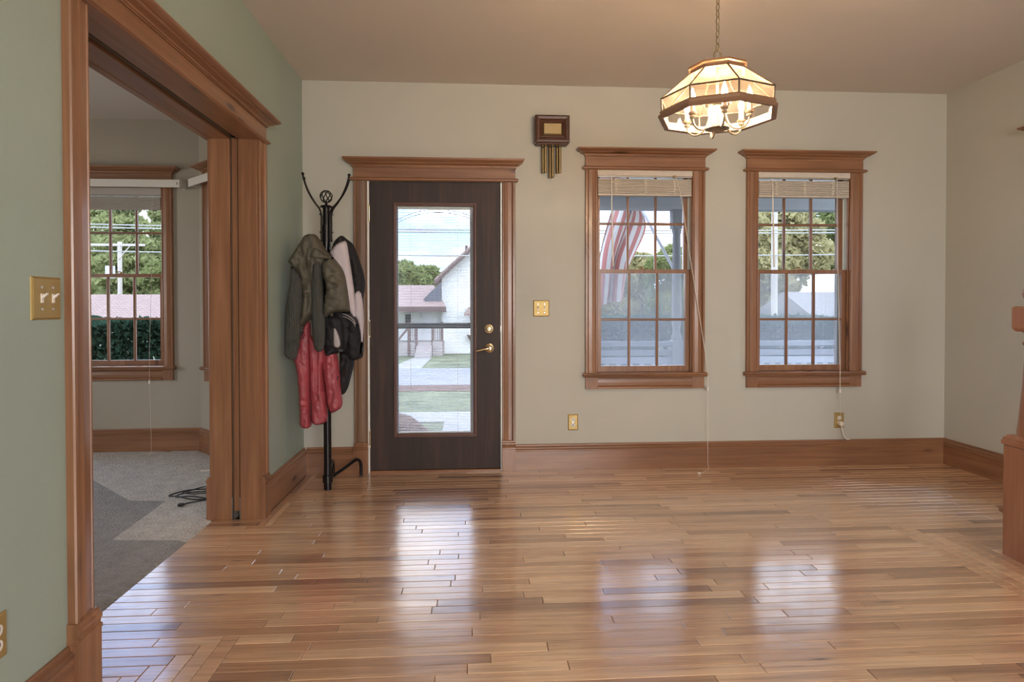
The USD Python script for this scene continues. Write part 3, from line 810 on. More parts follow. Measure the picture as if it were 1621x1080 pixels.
o3 = C3 @ np.array([0, -.01, 2.1, 1])
pb = thing('roller_shade', 'pale grey pleated shade raised in the bay window', 'blind', o3[:3])
T3 = lambda m: to(C3, m)
obj('headrail', T3(bx(-HW + .004, HW - .004, -.012, .030, 2.090, 2.150, .003)), 'shade_grey', pb)
obj('bottom_bar', T3(bx(-HW + .004, HW - .002, -.014, .020, 2.079, 2.088, .002)), 'chrome', pb)
obj('shade_fold', T3(cat_([bx(-HW + .008, HW - .010, -.010, .026, 1.972 + k * .0105, 1.981 + k * .0105, .003) for k in range(10)])), 'shade_grey', pb)
cp = obj('pull_cord', T3(tube(spline([(.285, -.018, 2.085), (.288, -.05, 1.4), (.292, -.10, .80), (.296, -.11, .60)], 6), .0013, 6)), 'blind_cord', pb)
obj('tassel', T3(lathe([(0, .012), (.006, .012), (.009, -.018), (0, -.020)], 14, (.296, -.11, .585))), 'cream_plastic', cp)
obj('cord_tail', T3(cat_(tube(spline([(.296, -.11, .565), (.312, -.13, .3), (.334, -.17, .06), (.340, -.19, .018)], 6), .0013, 6), ball((.338, -.195, .020), .009, 1))), 'blind_cord', pb)


def rod(C, hw, name, label, x0=None):
    T = lambda m: to(C, m)
    o = C @ np.array([hw, -.06, 2.165, 1.0])
    r_ = thing(name, label, 'curtain rod', o[:3])
    obj('rod_face', T(bx(-hw if x0 is None else x0, hw, -.118, -.112, 2.134, 2.196, .002)), 'rod_white', r_)
    for s in ((-1, 1) if x0 is None else (1,)):
        obj('rod_return', T(cat_(bx(s * hw, s * (hw + .004), -.112, -.010, 2.136, 2.194, .001), bx(s * (hw + .004), s * (hw - .02), -.012, -.006, 2.136, 2.194, .001))), 'rod_white', r_)
    obj('end_slot', T(bx(hw - .022, hw - .018, -.1195, -.117, 2.155, 2.175)), 'dark_gap', r_)


rod(C3, .545, 'curtain_rod', 'flat white curtain rod over the middle bay window')
rod(C4, .47, 'curtain_rod', 'flat white curtain rod on the slanted bay wall beside the jamb')


# ------------------------------------------------------------------ plates and outlets
def plate(M, u, z, w, h, name, label, cat, mt='brass_plate'):
    T = lambda m: to(M, m)
    o = M @ np.array([u, 0, z, 1])
    t = thing(name, label, cat, o[:3])
    obj('cover_plate', T(hull([(u + sx * w / 2, 0, z + sz * h / 2) for sx in (-1, 1) for sz in (-1, 1)] + [(u + sx * (w / 2 - .001), -.003, z + sz * (h / 2 - .001)) for sx in (-1, 1) for sz in (-1, 1)] + [(u + sx * (w / 2 - .006), -.0065, z + sz * (h / 2 - .006)) for sx in (-1, 1) for sz in (-1, 1)])), mt, t)
    return t, T


def screw(T, u, z, t):
    m = lathe([(0, .0015), (.0022, .0015), (.0022, .0009), (.004, .0009), (.005, 0), (.005, -.001), (0, -.001)], 14)
    m.apply_transform(rot); m.apply_translation((u, -.0068, z)); obj('screw', T(m), 'chrome', t)


def switches(M, u, z, label, s=.116):
    t, T = plate(M, u, z, s, s, 'light_switch', label, 'light switch')
    for du in (-.023, .023):
        for dz in (-.030, .030): screw(T, u + du, z + dz, t)
        sw = obj('switch_slot', T(bx(u + du - .0055, u + du + .0055, -.0085, -.005, z - .013, z + .013, .001)), 'cream_plastic', t)
        obj('toggle', T(hull([(u + du + a, -.006, z + c) for a in (-.004, .004) for c in (-.004, .006)] + [(u + du + a, -.022, z + c) for a in (-.003, .003) for c in (.010, .015)])), 'cream_plastic', sw)


switches(LEFT, -2.640, 1.2065, 'brass two-toggle switch plate on the sage green wall', .119)
switches(BACK, 1.680, 1.168, 'brass two-toggle switch plate between the front door and a window')


def outlet(M, u, z, label, only=None):
    t, T = plate(M, u, z, .074, .115, 'outlet', label, 'outlet')
    for dz in (-.0195, .0195):
        face = Polygon([(u + .0165 * math.cos(a), min(max(.0165 * math.sin(a), -.0135), .0135) + z + dz) for a in np.linspace(0, 2 * math.pi, 25)[:-1]])
        m = ext(face, .004); v = m.vertices.copy(); m.vertices = np.stack([v[:, 0], v[:, 2] - .009, v[:, 1]], 1); m.invert()
        r = obj('receptacle', T(m), 'cream_plastic', t)
        for du in (-.006, .006): obj('slot', T(bx(u + du - .0012, u + du + .0012, -.0094, -.0088, z + dz - .002, z + dz + .007)), 'dark_gap', r)
        obj('ground_hole', T(cyl((u, -.0091, z + dz - .007), .0026, .0008, 'y', 10)), 'dark_gap', r)
    screw(T, u, z, t)
    return T


outlet(BACK, 1.911, .3435, 'brass duplex outlet with nothing plugged in, under the wall between door and window')
To = outlet(BACK, 3.907, .332, 'brass duplex outlet with a white plug, under the window near the corner')
outlet(LEFT, -2.839, .357, 'brass outlet low on the sage wall, cut off by the picture edge')
pl = thing('power_cord', 'white plug and cord in the outlet near the corner', 'cord', (3.909, -.03, .31))
obj('plug', bx(3.894, 3.924, -.040, -.0095, .296, .326, .006), 'cream_plastic', pl)
obj('cord', tube(spline([(3.909, -.030, .300), (3.914, -.036, .26), (3.928, -.036, .215), (3.952, -.030, .194), (3.985, -.016, .194)], 8), .0042, 10), 'cream_plastic', pl, smooth=True)

# ------------------------------------------------------------------ door chime
ch = thing('door_chime', 'dark wooden door chime with brass face and hanging tubes', 'door chime', (1.750, -.05, 2.43))
box_ = obj('chime_box', bx(1.628, 1.874, -.078, 0, 2.338, 2.532, .003), 'chime_wood', ch)
obj('frame_moulding', ring(1.684, 1.822, 2.391, 2.478, [(0, -.076), (0, -.082), (.010, -.090), (.018, -.086), (.024, -.092), (.040, -.094), (.050, -.090), (.050, -.076)]), 'chime_wood', box_)
obj('brass_face', hull([(x, -.078, z) for x in (1.684, 1.822) for z in (2.391, 2.478)] + [(x, -.086, z) for x in (1.692, 1.814) for z in (2.399, 2.470)]), 'brass_old', ch, label='plain brass face plate')
obj('lower_lip', bx(1.640, 1.862, -.070, -.008, 2.326, 2.340, .003), 'chime_wood', box_)
for x, z in ((1.698, 2.132), (1.749, 2.098), (1.800, 2.132)):
    for dx, dy in ((-.008, -.030), (.008, -.050)):
        a = np.linspace(0, 2 * math.pi, 19)[:-1]
        t_ = obj('chime_tube', lathe([(.0085, z), (.0105, z), (.0105, 2.338), (.0085, 2.338), (.0085, z)], 18, (x + dx, dy, 0)), 'brass_old', ch, smooth=40)
        obj('tube_slot', bx(x + dx - .008, x + dx + .008, dy - .0112, dy - .006, 2.312, 2.320), 'dark_gap', t_)

# ------------------------------------------------------------------ chandelier
CX_, CY_ = 2.208, -1.903
PHI = 3.100
lamp = thing('chandelier', 'octagonal glass panel chandelier with candle bulbs hanging from a chain', 'chandelier', (CX_, CY_, 1.966))
K8 = np.array([(math.cos(PHI + k * math.pi / 4), math.sin(PHI + k * math.pi / 4)) for k in range(8)])
oc = lambda prof: lathe(prof, 8, (CX_, CY_, 0), PHI)
obj('rim', oc([(.226, 1.966), (.246, 1.964), (.250, 1.970), (.247, 1.978), (.240, 1.980), (.243, 1.990), (.238, 1.997), (.226, 1.997), (.226, 1.966)]), 'copper_rim', lamp, label='stepped copper brown rim')
obj('cap_moulding', oc([(.102, 2.148), (.118, 2.148), (.112, 2.156), (.116, 2.164), (.124, 2.168), (.124, 2.176), (.030, 2.184), (.030, 2.176), (.102, 2.170), (.102, 2.148)]), 'copper_rim', lamp)
R0, R1, RC, Z0, Z1, Z2 = .233, .236, .112, 1.995, 2.046, 2.152


def panel(k, ra, za, rb, zb, t, inset):
    a, b = K8[k], K8[(k + 1) % 8]
    q = np.array([[a[0] * ra, a[1] * ra, za], [b[0] * ra, b[1] * ra, za], [b[0] * rb, b[1] * rb, zb], [a[0] * rb, a[1] * rb, zb]])
    n = np.cross(q[1] - q[0], q[3] - q[0]); n /= np.linalg.norm(n)
    c = q.mean(0); q = c + (q - c) * inset
    q = np.vstack([q - n * t / 2, q + n * t / 2]) + np.array([CX_, CY_, 0])
    return hull(q)


for k in range(8):
    obj('upper_panel', panel(k, R1, Z1, RC, Z2, .003, .985), 'frosted', lamp)
    obj('glass_panel', panel(k, R0, Z0, R1, Z1, .004, .975), 'glass_lamp', lamp)
for k in range(8):
    a, b = K8[k], K8[(k + 1) % 8]
    pt = lambda c, r, z: (CX_ + c[0] * r, CY_ + c[1] * r, z)
    obj('came', cat_(tube([pt(a, R0, Z0), pt(a, R1, Z1)], .0040, 6), tube([pt(a, R1, Z1), pt(a, RC, Z2)], .0038, 6), tube([pt(a, R1, Z1), pt(b, R1, Z1)], .0036, 6)), 'bronze_came', lamp)
obj('dome_cap', lathe([(0, 2.206), (.012, 2.205), (.030, 2.199), (.044, 2.188), (.048, 2.178), (.030, 2.177), (0, 2.177)], 28, (CX_, CY_, 0)), 'copper_rim', lamp, smooth=40)
a = np.linspace(0, 2 * math.pi, 25)[:-1]
hub = obj('hub', lathe([(0, 2.02), (.018, 2.02), (.021, 2.01), (.022, 1.985), (.026, 1.965), (.033, 1.945), (.044, 1.928), (.050, 1.922), (.046, 1.921), (.036, 1.930), (.020, 1.945), (0, 1.948)], 20, (CX_, CY_, 0)), 'hub_brass', lamp, smooth=40, label='flared fluted hub')
obj('stem', cyl((CX_, CY_, 2.098), .006, .17, n=12), 'hub_brass', lamp)
obj('bulb_plate', lathe([(0, 2.022), (.05, 2.022), (.055, 2.026), (.05, 2.030), (0, 2.030)], 24, (CX_, CY_, 0)), 'hub_brass', lamp)
for k in range(6):
    th = .35 + k * math.pi / 3
    c, s = math.cos(th), math.sin(th)
    P3 = lambda r, z: (CX_ + c * r, CY_ + s * r, z)
    arm = obj('arm', tube(spline([P3(.016, 2.010), P3(.030, 1.985), P3(.046, 1.940), P3(.072, 1.914), P3(.102, 1.912), P3(.124, 1.930), P3(.130, 1.955)], 6), .0042, 10), 'hub_brass', lamp, smooth=True)
    obj('candle_cup', lathe([(0, 1.950), (.010, 1.951), (.013, 1.957), (.009, 1.962), (.016, 1.969), (.018, 1.975), (0, 1.976)], 18, P3(.130, 0)), 'hub_brass', arm)
    obj('candle_sleeve', lathe([(0, 1.975), (.0105, 1.975), (.0105, 2.012), (0, 2.013)], 18, P3(.130, 0)), 'candle_white', arm)
    obj('flame_bulb', lathe([(0, 2.012), (.006, 2.013), (.0105, 2.022), (.0125, 2.032), (.0110, 2.045), (.007, 2.058), (.003, 2.070), (0, 2.076)], 18, P3(.130, 0)), 'bulb', arm, smooth=True, label='lit flame shaped bulb')
lp = [(CX_ + .019 * math.sin(t) * .82, CY_, 2.226 + .022 * math.cos(t)) for t in a]
obj('hanging_loop', cat_(tube(lp, .003, 8, True), cyl((CX_, CY_, 2.206), .006, .012, n=12)), 'brass_old', lamp)
z = 2.262
k = 0
ch_ = []
while z < H - .03:
    ang = 0.5 if k % 2 else 0.5 + math.pi / 2
    lk = [(CX_ + .0075 * math.sin(t) * math.cos(ang), CY_ + .0075 * math.sin(t) * math.sin(ang), z + .0165 * math.cos(t)) for t in np.linspace(0, 2 * math.pi, 17)[:-1]]
    obj('chain_link', tube(lk, .0021, 6, True), 'brass_old', lamp)
    z += .0275; k += 1
obj('lamp_wire', tube(spline([(CX_ + .003 * math.sin(i), CY_ + .003 * math.cos(i), zz) for i, zz in enumerate(np.linspace(2.205, H - .01, 14))], 3), .0016, 6), 'candle_white', lamp)
obj('ceiling_canopy', lathe([(0, H - .035), (.015, H - .034), (.05, H - .02), (.062, H - .002), (.062, H), (0, H)], 28, (CX_, CY_, 0)), 'brass_old', lamp, smooth=40)

# ------------------------------------------------------------------ coat rack and the coats on it
RX, RY = .250, -.380
rk = thing('coat_rack', 'black metal coat rack with curled hooks and a wire ball finial', 'coat rack', (RX, RY, 0))
obj('post', lathe([(0, 0), (.024, 0), (.024, 1.70), (.021, 1.71), (.021, 1.822), (0, 1.823)], 24, (RX, RY, 0)), 'black_metal', rk, smooth=40)
obj('post_cap', lathe([(0, 1.818), (.034, 1.818), (.037, 1.824), (.034, 1.830), (.010, 1.834), (.006, 1.850), (0, 1.851)], 24, (RX, RY, 0)), 'black_metal', rk, smooth=40)
fb = []
for k in range(4):
    a_ = k * math.pi / 4
    t_ = np.linspace(0, 2 * math.pi, 33)[:-1]
    fb.append(tube(np.c_[RX + .038 * np.sin(t_) * np.cos(a_ + .6 * np.cos(t_)), RY + .038 * np.sin(t_) * np.sin(a_ + .6 * np.cos(t_)), 1.889 + .038 * np.cos(t_)], .0032, 7, True))
obj('finial', cat_(fb), 'black_metal', rk, smooth=True, label='twisted wire ball finial')
for tx, ty, tz, sx, sy in ((.098, -.36, 2.036, -.031, .006), (.132, -.46, 1.985, -.026, -.020), (.392, -.36, 2.030, .031, .006), (.409, -.46, 1.975, .026, -.020)):
    x0, y0 = RX + sx, RY + sy
    ax = tx - x0; ay = ty - y0
    pts = [(x0, y0, 1.60), (x0, y0, 1.70), (x0, y0, 1.765)] + [(x0 + ax * a_, y0 + ay * a_, 1.79 + (tz - 1.79) * h_) for a_, h_ in ((.10, .08), (.35, .25), (.60, .45), (.80, .66), (.93, .85), (1, 1))]
    hk = obj('hook', cat_(tube(spline(pts, 8), .0062, 10), ball((tx, ty, tz + .003), .0098, 2)), 'black_metal', rk, smooth=35)
    for z in (1.66, 1.775): obj('rivet', cyl((x0 + sx * .18, y0, z), .0042, .012, 'x', 10), 'black_metal', hk)
for pts in ([(RX + .012, RY + .02, .070), (.325, -.235, .098), (.378, -.115, .122), (.398, -.066, .104), (.405, -.052, .060), (.405, -.050, 0)], [(RX, RY + .02, .070), (.235, -.24, .098), (.222, -.12, .118), (.217, -.075, .10), (.215, -.062, .06), (.215, -.060, 0)]):
    obj('leg', tube(spline(pts, 8), .0105, 12), 'black_metal', rk, smooth=35)
obj('base_collar', lathe([(.024, .045), (.031, .048), (.031, .095), (.024, .098)], 24, (RX, RY, 0)), 'black_metal', rk, smooth=40)


def puff(outline, y, T, fold=.010, seed=0, vert=True, soft=.05, back=.45, quilt=None, tilt=None, step=.0095, zs=2.6):
    """A soft padded volume with the given outline in x and z, bulging towards -y by T, with folds."""
    poly = Polygon(outline).buffer(0).buffer(.004).buffer(-.004)
    if poly.geom_type != 'Polygon': poly = max(poly.geoms, key=lambda g: g.area)
    sm = spline(list(np.array(poly.exterior.simplify(.002).coords)), 3)
    poly = Polygon(sm).buffer(0)
    if poly.geom_type != 'Polygon': poly = max(poly.geoms, key=lambda g: g.area)
    bd = np.array(poly.exterior.segmentize(step).coords)[:-1]
    x0, z0, x1, z1 = poly.bounds
    g = np.stack(np.meshgrid(np.arange(x0, x1, step), np.arange(z0, z1, step)), -1).reshape(-1, 2)
    inn = poly.buffer(-step * .55)
    g = g[contains_xy(inn, g[:, 0], g[:, 1])]
    p = np.vstack([bd, g]); nb = len(bd)
    t = Delaunay(p).simplices; c = p[t].mean(1)
    t = t[contains_xy(poly.buffer(-1e-5), c[:, 0], c[:, 1])]
    tall = Polygon(np.array(poly.exterior.coords) * [1, zs]).exterior
    d = sdistance(spoints(p * [1, zs]), tall); d[:nb] = 0
    k = np.clip(d / soft, 0, 1)
    prof = np.sqrt(np.clip(1 - (1 - k) ** 2, 0, 1))
    q = np.c_[p[:, 0] * (30 if vert else 8), p[:, 1] * (5 if vert else 26), np.full(len(p), seed * 3.7)]
    warp = meshkit.fbm(np.c_[p * 7, np.full(len(p), seed)], 2, seed + 9)
    q[:, 0] += warp * 3
    f = .5 - 1.6 * np.abs(meshkit.fbm(q, 3, seed) - .5) ** .8
    f2 = meshkit.fbm(np.c_[p[:, 0] * 13 + p[:, 1] * 9, p[:, 1] * 15, np.full(len(p), seed)], 2, seed + 4) - .5
    f3 = .5 - 1.8 * np.abs(meshkit.fbm(np.c_[p[:, 0] * 16 + p[:, 1] * 22, p[:, 1] * 8 - p[:, 0] * 5, np.full(len(p), seed + .5)], 2, seed + 21) - .5)
    off = T * prof + prof * (fold * 3.0 * f + fold * 1.6 * f2 + fold * 1.4 * f3)
    if quilt is not None:
        for ln in quilt:
            dd = sdistance(spoints(p), LineString(ln))
            off -= np.minimum(.8 * T, .018) * np.exp(-(dd / .008) ** 2) * prof
    yb = y + (0 if tilt is None else tilt * (p[:, 1] - z0))
    off = np.maximum(off, 0)
    front = np.c_[p[:, 0], yb - off, p[:, 1]]
    rear = np.c_[p[:, 0], yb + back * T * prof, p[:, 1]]
    n = len(p)
    idx = np.arange(n) + n; idx[:nb] = np.arange(nb)                # the outline is shared
    t2 = idx[t][:, ::-1]
    m = trimesh.Trimesh(np.vstack([front, rear]), np.vstack([t, t2]), process=False)
    if m.face_normals[:len(t), 1].mean() > 0: m.invert()
    m.remove_unreferenced_vertices()
    return m


ol = thing('olive_jacket', 'olive padded jacket with ribbed knit sleeves on the coat rack', 'jacket', (.2, -.45, 1.3))
ob = obj('body', puff([(.032, 1.463), (.076, 1.533), (.110, 1.592), (.145, 1.636), (.174, 1.640), (.203, 1.635), (.232, 1.598), (.272, 1.534), (.295, 1.511), (.295, 1.475), (.248, 1.387), (.247, 1.269), (.212, 1.151), (.168, 1.101), (.125, 1.063), (.106, 1.047), (.099, 1.093), (.108, 1.210), (.104, 1.351), (.058, 1.433)],
                       -.455, .060, .016, 1, soft=.06, quilt=[[(.10, 1.235), (.15, 1.255), (.20, 1.262)], [(.125, 1.50), (.135, 1.60)], [(.150, 1.42), (.172, 1.56), (.165, 1.63)]]), 'fabric_olive', ol, smooth=True, label='padded olive body and hood')
obj('front_panel', puff([(.244, 1.447), (.278, 1.476), (.319, 1.485), (.347, 1.456), (.376, 1.415), (.396, 1.345), (.407, 1.257), (.420, 1.157), (.404, 1.151), (.334, 1.148), (.288, 1.128), (.256, 1.108), (.254, 1.169), (.266, 1.257), (.272, 1.309), (.249, 1.379)],
                         -.490, .050, .018, 2, vert=False, soft=.055, quilt=[[(.25, 1.265), (.296, 1.291), (.330, 1.308), (.364, 1.317), (.412, 1.333)]]), 'fabric_olive', ol, smooth=True)
for k, o_ in enumerate(([(.019, 1.094), (.031, 1.210), (.051, 1.326), (.061, 1.430), (.094, 1.396), (.120, 1.349), (.125, 1.233), (.113, 1.094), (.116, 1.030), (.095, .899), (.088, .861), (.024, .871), (.016, .934)],
                        [(.186, 1.106), (.190, 1.268), (.191, 1.412), (.219, 1.458), (.251, 1.470), (.256, 1.412), (.258, 1.268), (.269, 1.117), (.270, 1.057), (.262, .920), (.205, .920), (.192, 1.058)])):
    s_ = obj('sleeve', puff([(x + (.006 if k == 0 else 0), z) for x, z in o_], -.515, .038, .008, 3 + k, soft=.045, quilt=[[(.0, .955), (.3, .965)]]), 'fabric_ribbed', ol, smooth=True, label='grey green ribbed knit sleeve')
cl = obj('collar_flap', puff([(.171, 1.483), (.194, 1.521), (.205, 1.552), (.239, 1.538), (.279, 1.507), (.330, 1.484), (.290, 1.472), (.239, 1.472), (.199, 1.478)], -.525, .020, .008, 6, soft=.02), 'fabric_olive', ol, smooth=True)
for x, z in ((.201, 1.497), (.250, 1.494), (.286, 1.490)):
    m = lathe([(0, .004), (.004, .0035), (.0062, .0015), (.0062, 0), (0, 0)], 16); m.apply_transform(rot); m.apply_translation((x, -.546, z)); obj('snap', m, 'brass_old', cl)
for q in ([(.137, 1.050), (.136, 1.023), (.131, .998), (.137, .984), (.144, .996), (.138, 1.022)], [(.281, 1.125), (.280, 1.105), (.275, 1.088), (.281, 1.076), (.287, 1.088), (.282, 1.104)]):
    obj('drawcord', cat_(tube(spline([(x, -.535 if x < .2 else -.515, z) for x, z in q], 6), .0016, 6), ball((q[1][0], -.535 if x < .2 else -.515, q[1][1]), .0055, 1)), 'rubber', ol)

mj = thing('riding_jacket', 'black and white riding jacket hung on the coat rack beside the door', 'jacket', (.38, -.40, 1.2))
obj('shell', puff([(.283, 1.548), (.303, 1.602), (.347, 1.639), (.382, 1.615), (.429, 1.567), (.453, 1.495), (.488, 1.392), (.495, 1.301), (.484, 1.235), (.484, 1.090), (.486, 1.080), (.482, .882), (.461, .847), (.397, .836), (.355, .887), (.333, .894), (.300, .870), (.294, .959), (.292, 1.081), (.290, 1.169), (.286, 1.331)],
                   -.385, .050, .014, 11, soft=.06, quilt=[[(.405, 1.55), (.44, 1.27), (.47, .9)]]), 'fabric_black', mj, smooth=True, label='black jacket shell')
obj('cuff_panel', puff([(.248, 1.083), (.262, 1.111), (.324, 1.125), (.372, 1.097), (.378, .998), (.371, .900), (.350, .896), (.260, .867), (.247, .964)], -.445, .036, .012, 12, soft=.04, quilt=[[(.25, .915), (.36, .93)]]), 'fabric_black', mj, smooth=True)
wp = obj('white_panel', puff([(.288, 1.524), (.326, 1.577), (.367, 1.595), (.390, 1.593), (.404, 1.530), (.424, 1.388), (.438, 1.270), (.452, 1.181), (.446, 1.109), (.417, 1.133), (.405, 1.157), (.371, 1.210), (.336, 1.329)], -.455, .022, .005, 13, soft=.04), 'fabric_white', mj, smooth=True, label='white sleeve panel')
obj('white_strip', puff([(.440, 1.267), (.481, 1.267), (.490, 1.180), (.497, 1.110), (.491, .982), (.480, .890), (.470, .890), (.477, .982), (.457, 1.081), (.436, 1.124)], -.446, .014, .004, 14, soft=.015), 'fabric_white', mj, smooth=True)
obj('trim_band', puff([(.362, 1.150), (.436, 1.128), (.456, 1.092), (.453, 1.057), (.413, 1.098), (.385, 1.118)], -.466, .012, .002, 15, soft=.02), 'fabric_charcoal', mj, smooth=True)
for dz in (0, -.016):
    obj('piping', tube(spline([(.372, -.482, 1.138 + dz), (.41, -.484, 1.122 + dz), (.438, -.483, 1.098 + dz), (.450, -.480, 1.072 + dz)], 6), .0022, 6), 'tab_grey', mj)
obj('lower_sleeve', puff([(.328, .893), (.388, .886), (.423, .835), (.401, .727), (.380, .655), (.358, .619), (.337, .620), (.330, .692)], -.375, .040, .012, 16, soft=.035), 'fabric_black', mj, smooth=True)
obj('reflective_tab', puff([(.316, 1.050), (.333, 1.043), (.353, .994), (.360, .935), (.319, .932)], -.502, .008, .001, 17, soft=.008), 'tab_grey', mj, smooth=True)
obj('cuff_strap', bx(.345, .374, -.495, -.470, .898, .916, .003), 'fabric_charcoal', mj)
obj('zip', tube(spline([(.398, -.40, .86), (.402, -.405, .80), (.398, -.40, .76)], 6), .003, 6), 'steel', mj)

rj = thing('red_jacket', 'red leather jacket hanging lowest on the coat rack', 'jacket', (.2, -.42, .8))
obj('sleeve', puff([(.118, 1.055), (.160, 1.083), (.162, .843), (.157, .525), (.160, .419), (.094, .420), (.091, .526), (.078, .731), (.058, .844), (.083, .949)], -.435, .036, .012, 21, soft=.04, quilt=[[(.08, .545), (.17, .545)]]), 'leather_red', rj, smooth=True)
obj('body', puff([(.143, 1.019), (.184, .983), (.254, .912), (.255, .841), (.240, .806), (.242, .728), (.259, .586), (.258, .451), (.168, .438), (.158, .559), (.152, .771)], -.430, .030, .010, 22, soft=.035, quilt=[[(.205, .95), (.205, .60)]]), 'leather_red', rj, smooth=True)
r3 = obj('front_panel', puff([(.230, .827), (.244, .897), (.321, .890), (.334, .783), (.351, .626), (.354, .555), (.326, .520), (.267, .528), (.250, .663)], -.425, .034, .010, 23, soft=.035), 'leather_red', rj, smooth=True)
obj('pocket_zip', tube(spline([(.339, -.458, .741), (.311, -.466, .682), (.284, -.462, .622)], 6), .0032, 6), 'rubber', r3)
obj('zip_pull', bx(.280, .290, -.470, -.458, .606, .622, .002), 'brass_old', r3)

# ------------------------------------------------------------------ newel post at the right edge
nw = thing('newel_post', 'turned oak newel post with ball finial at the right edge', 'newel post', (3.78, -1.74, 0))
NX, NY = 3.780, -1.742
sq = lambda lv: loft([(z, NX - h, NX + h, NY - h, NY + h) for z, h in lv])
obj('base_box', sq([(0, .079), (.52, .079), (.525, .076)]), 'rail_oak', nw)
obj('base_cap', sq([(.525, .080), (.530, .086), (.545, .087), (.552, .082), (.560, .082), (.566, .074), (.575, .070)]), 'rail_oak', nw)
obj('shaft', lathe([(0, .572), (.066, .572), (.066, .60), (.061, .64), (.048, .80), (.041, .92), (.038, .99), (.044, 1.0), (.050, 1.008), (.044, 1.016), (.036, 1.024), (.036, 1.048), (.048, 1.060), (.054, 1.066), (.050, 1.074), (0, 1.074)], 32, (NX, NY, 0)), 'rail_oak', nw, smooth=30)
obj('block', sq([(1.062, .050), (1.072, .058), (1.080, .061), (1.172, .061), (1.178, .056), (1.180, .050)]), 'rail_oak', nw)
obj('ball_finial', lathe([(0, 1.178), (.040, 1.178), (.043, 1.183), (.036, 1.189), (.026, 1.194), (.030, 1.200), (.044, 1.214), (.051, 1.236), (.047, 1.258), (.034, 1.274), (.016, 1.283), (0, 1.285)], 32, (NX, NY, 0)), 'rail_oak', nw, smooth=40)
ns = thing('stair_skirt', 'short oak stair skirt end behind the newel post', 'stair trim', (3.83, -1.6, 0))
obj('skirt_board', bx(3.755, 3.90, -1.655, -1.622, 0, .185, .002), 'rail_oak', ns)
obj('nosing', loft([(.185, 3.735, 3.90, -1.67, -1.62), (.190, 3.728, 3.90, -1.676, -1.61), (.204, 3.728, 3.90, -1.676, -1.61), (.210, 3.736, 3.90, -1.668, -1.61)]), 'rail_oak', ns)

# ------------------------------------------------------------------ loose things on the carpet
cb = thing('cable_coil', 'loose coil of black cables on the carpet beside the opening', 'cable', (-.5, -.5, .01))
for k, (c, rx, ry, ph) in enumerate((((-.47, -.50), .20, .11, .3), ((-.44, -.53), .17, .08, .9), ((-.43, -.47), .18, .06, 2.0))):
    t_ = np.linspace(0, 2 * math.pi, 40)[:-1]
    obj('cable', tube(np.c_[np.minimum(c[0] + rx * np.cos(t_ + ph) * (1 + .08 * np.sin(3 * t_ + k)), -.285), c[1] + ry * np.sin(t_ + ph) + .02 * np.sin(2 * t_ + k), .017 + .006 * k + .005 * np.sin(4 * t_ + k) + .005], .0045 - .0006 * k, 8, True), 'rubber', cb, smooth=True)
tl = obj('cable', tube(spline([(-.30, -.40, .016), (-.42, -.60, .018), (-.50, -.66, .017), (-.52, -.70, .016)], 8), .004, 8), 'rubber', cb, smooth=True)
obj('plug', bx(-.536, -.506, -.722, -.694, .014, .030, .004), 'rubber', cb)
sc = obj('paper_scrap', bx(-.745, -.675, .07, .095, .012, .022, .004), 'cream_plastic', label='small cream scrap lying on the carpet near the bay', cat='scrap')

# ------------------------------------------------------------------ outside: porch
GZ = -.62


def ground(name, p, m, label, cat, z=GZ, t=.3):
    return obj(name, prism(p, 'z', z - t, z), m, label=label, cat=cat, kind='structure')


ground('lawn', [(-60, -40), (60, -40), (60, 70), (-60, 70)], 'lawn', 'grass of the front yards', 'lawn')
ground('street', [(-60, 9.75), (60, 9.75), (60, 13.65), (-60, 13.65)], 'asphalt', 'grey asphalt street slightly uneven in tone', 'street', GZ + .012, .05)
ground('verge', [(-60, 8.75), (60, 8.75), (60, 9.75), (-60, 9.75)], 'mulch', 'brown strip between street and grass', 'verge', GZ + .010, .05)
ground('sidewalk', [(-60, 5.2), (60, 5.2), (60, 6.1), (-60, 6.1)], 'concrete', 'pale concrete sidewalk along the street', 'sidewalk', GZ + .014, .05)
ground('front_path', [(.75, 2.4), (1.75, 2.4), (1.75, 5.2), (.75, 5.2)], 'concrete', 'concrete path from the sidewalk to the front steps', 'path', GZ + .014, .05)
ground('far_path', [(-1.2, 13.65), (-.3, 13.65), (-.25, 17.2), (-.9, 17.2)], 'concrete', 'concrete path to the steps of the white house', 'path', GZ + .014, .05)
mb = np.linspace(0, math.pi, 13)
obj('mulch_bed', lathe([(0, .42), (.35, .40), (.75, .26), (1.0, .04), (1.05, 0), (0, 0)], 28, (-.35, 4.0, GZ)), 'mulch', label='rounded brown mulch bed beside the front path', cat='flower bed')
structure('porch_floor', bx(-.25, 5.8, .2, 2.05, -.42, -.16), 'porch_grey', 'grey board floor of the front porch', 'porch floor')
structure('porch_step', bx(.3, 2.0, 2.05, 2.40, -.62, -.36), 'porch_grey', 'grey step down from the porch', 'step')
pr_ = thing('porch_roof', 'flat grey porch roof with its front beam over the windows', 'porch roof', (2.8, 1.2, 2.4), kind='structure')
obj('roof_slab', bx(-.25, 5.9, .2, 2.45, 2.56, 2.68), 'house_wall', pr_)
obj('porch_ceiling', bx(-.25, 5.9, .2, 2.4, 2.53, 2.56), 'porch_ceiling', pr_)
obj('front_beam', bx(-.25, 5.9, 2.03, 2.17, 2.225, 2.53), 'porch_white', pr_)
obj('beam_trim', bx(-.25, 5.9, 2.015, 2.185, 2.215, 2.245), 'porch_white', pr_)
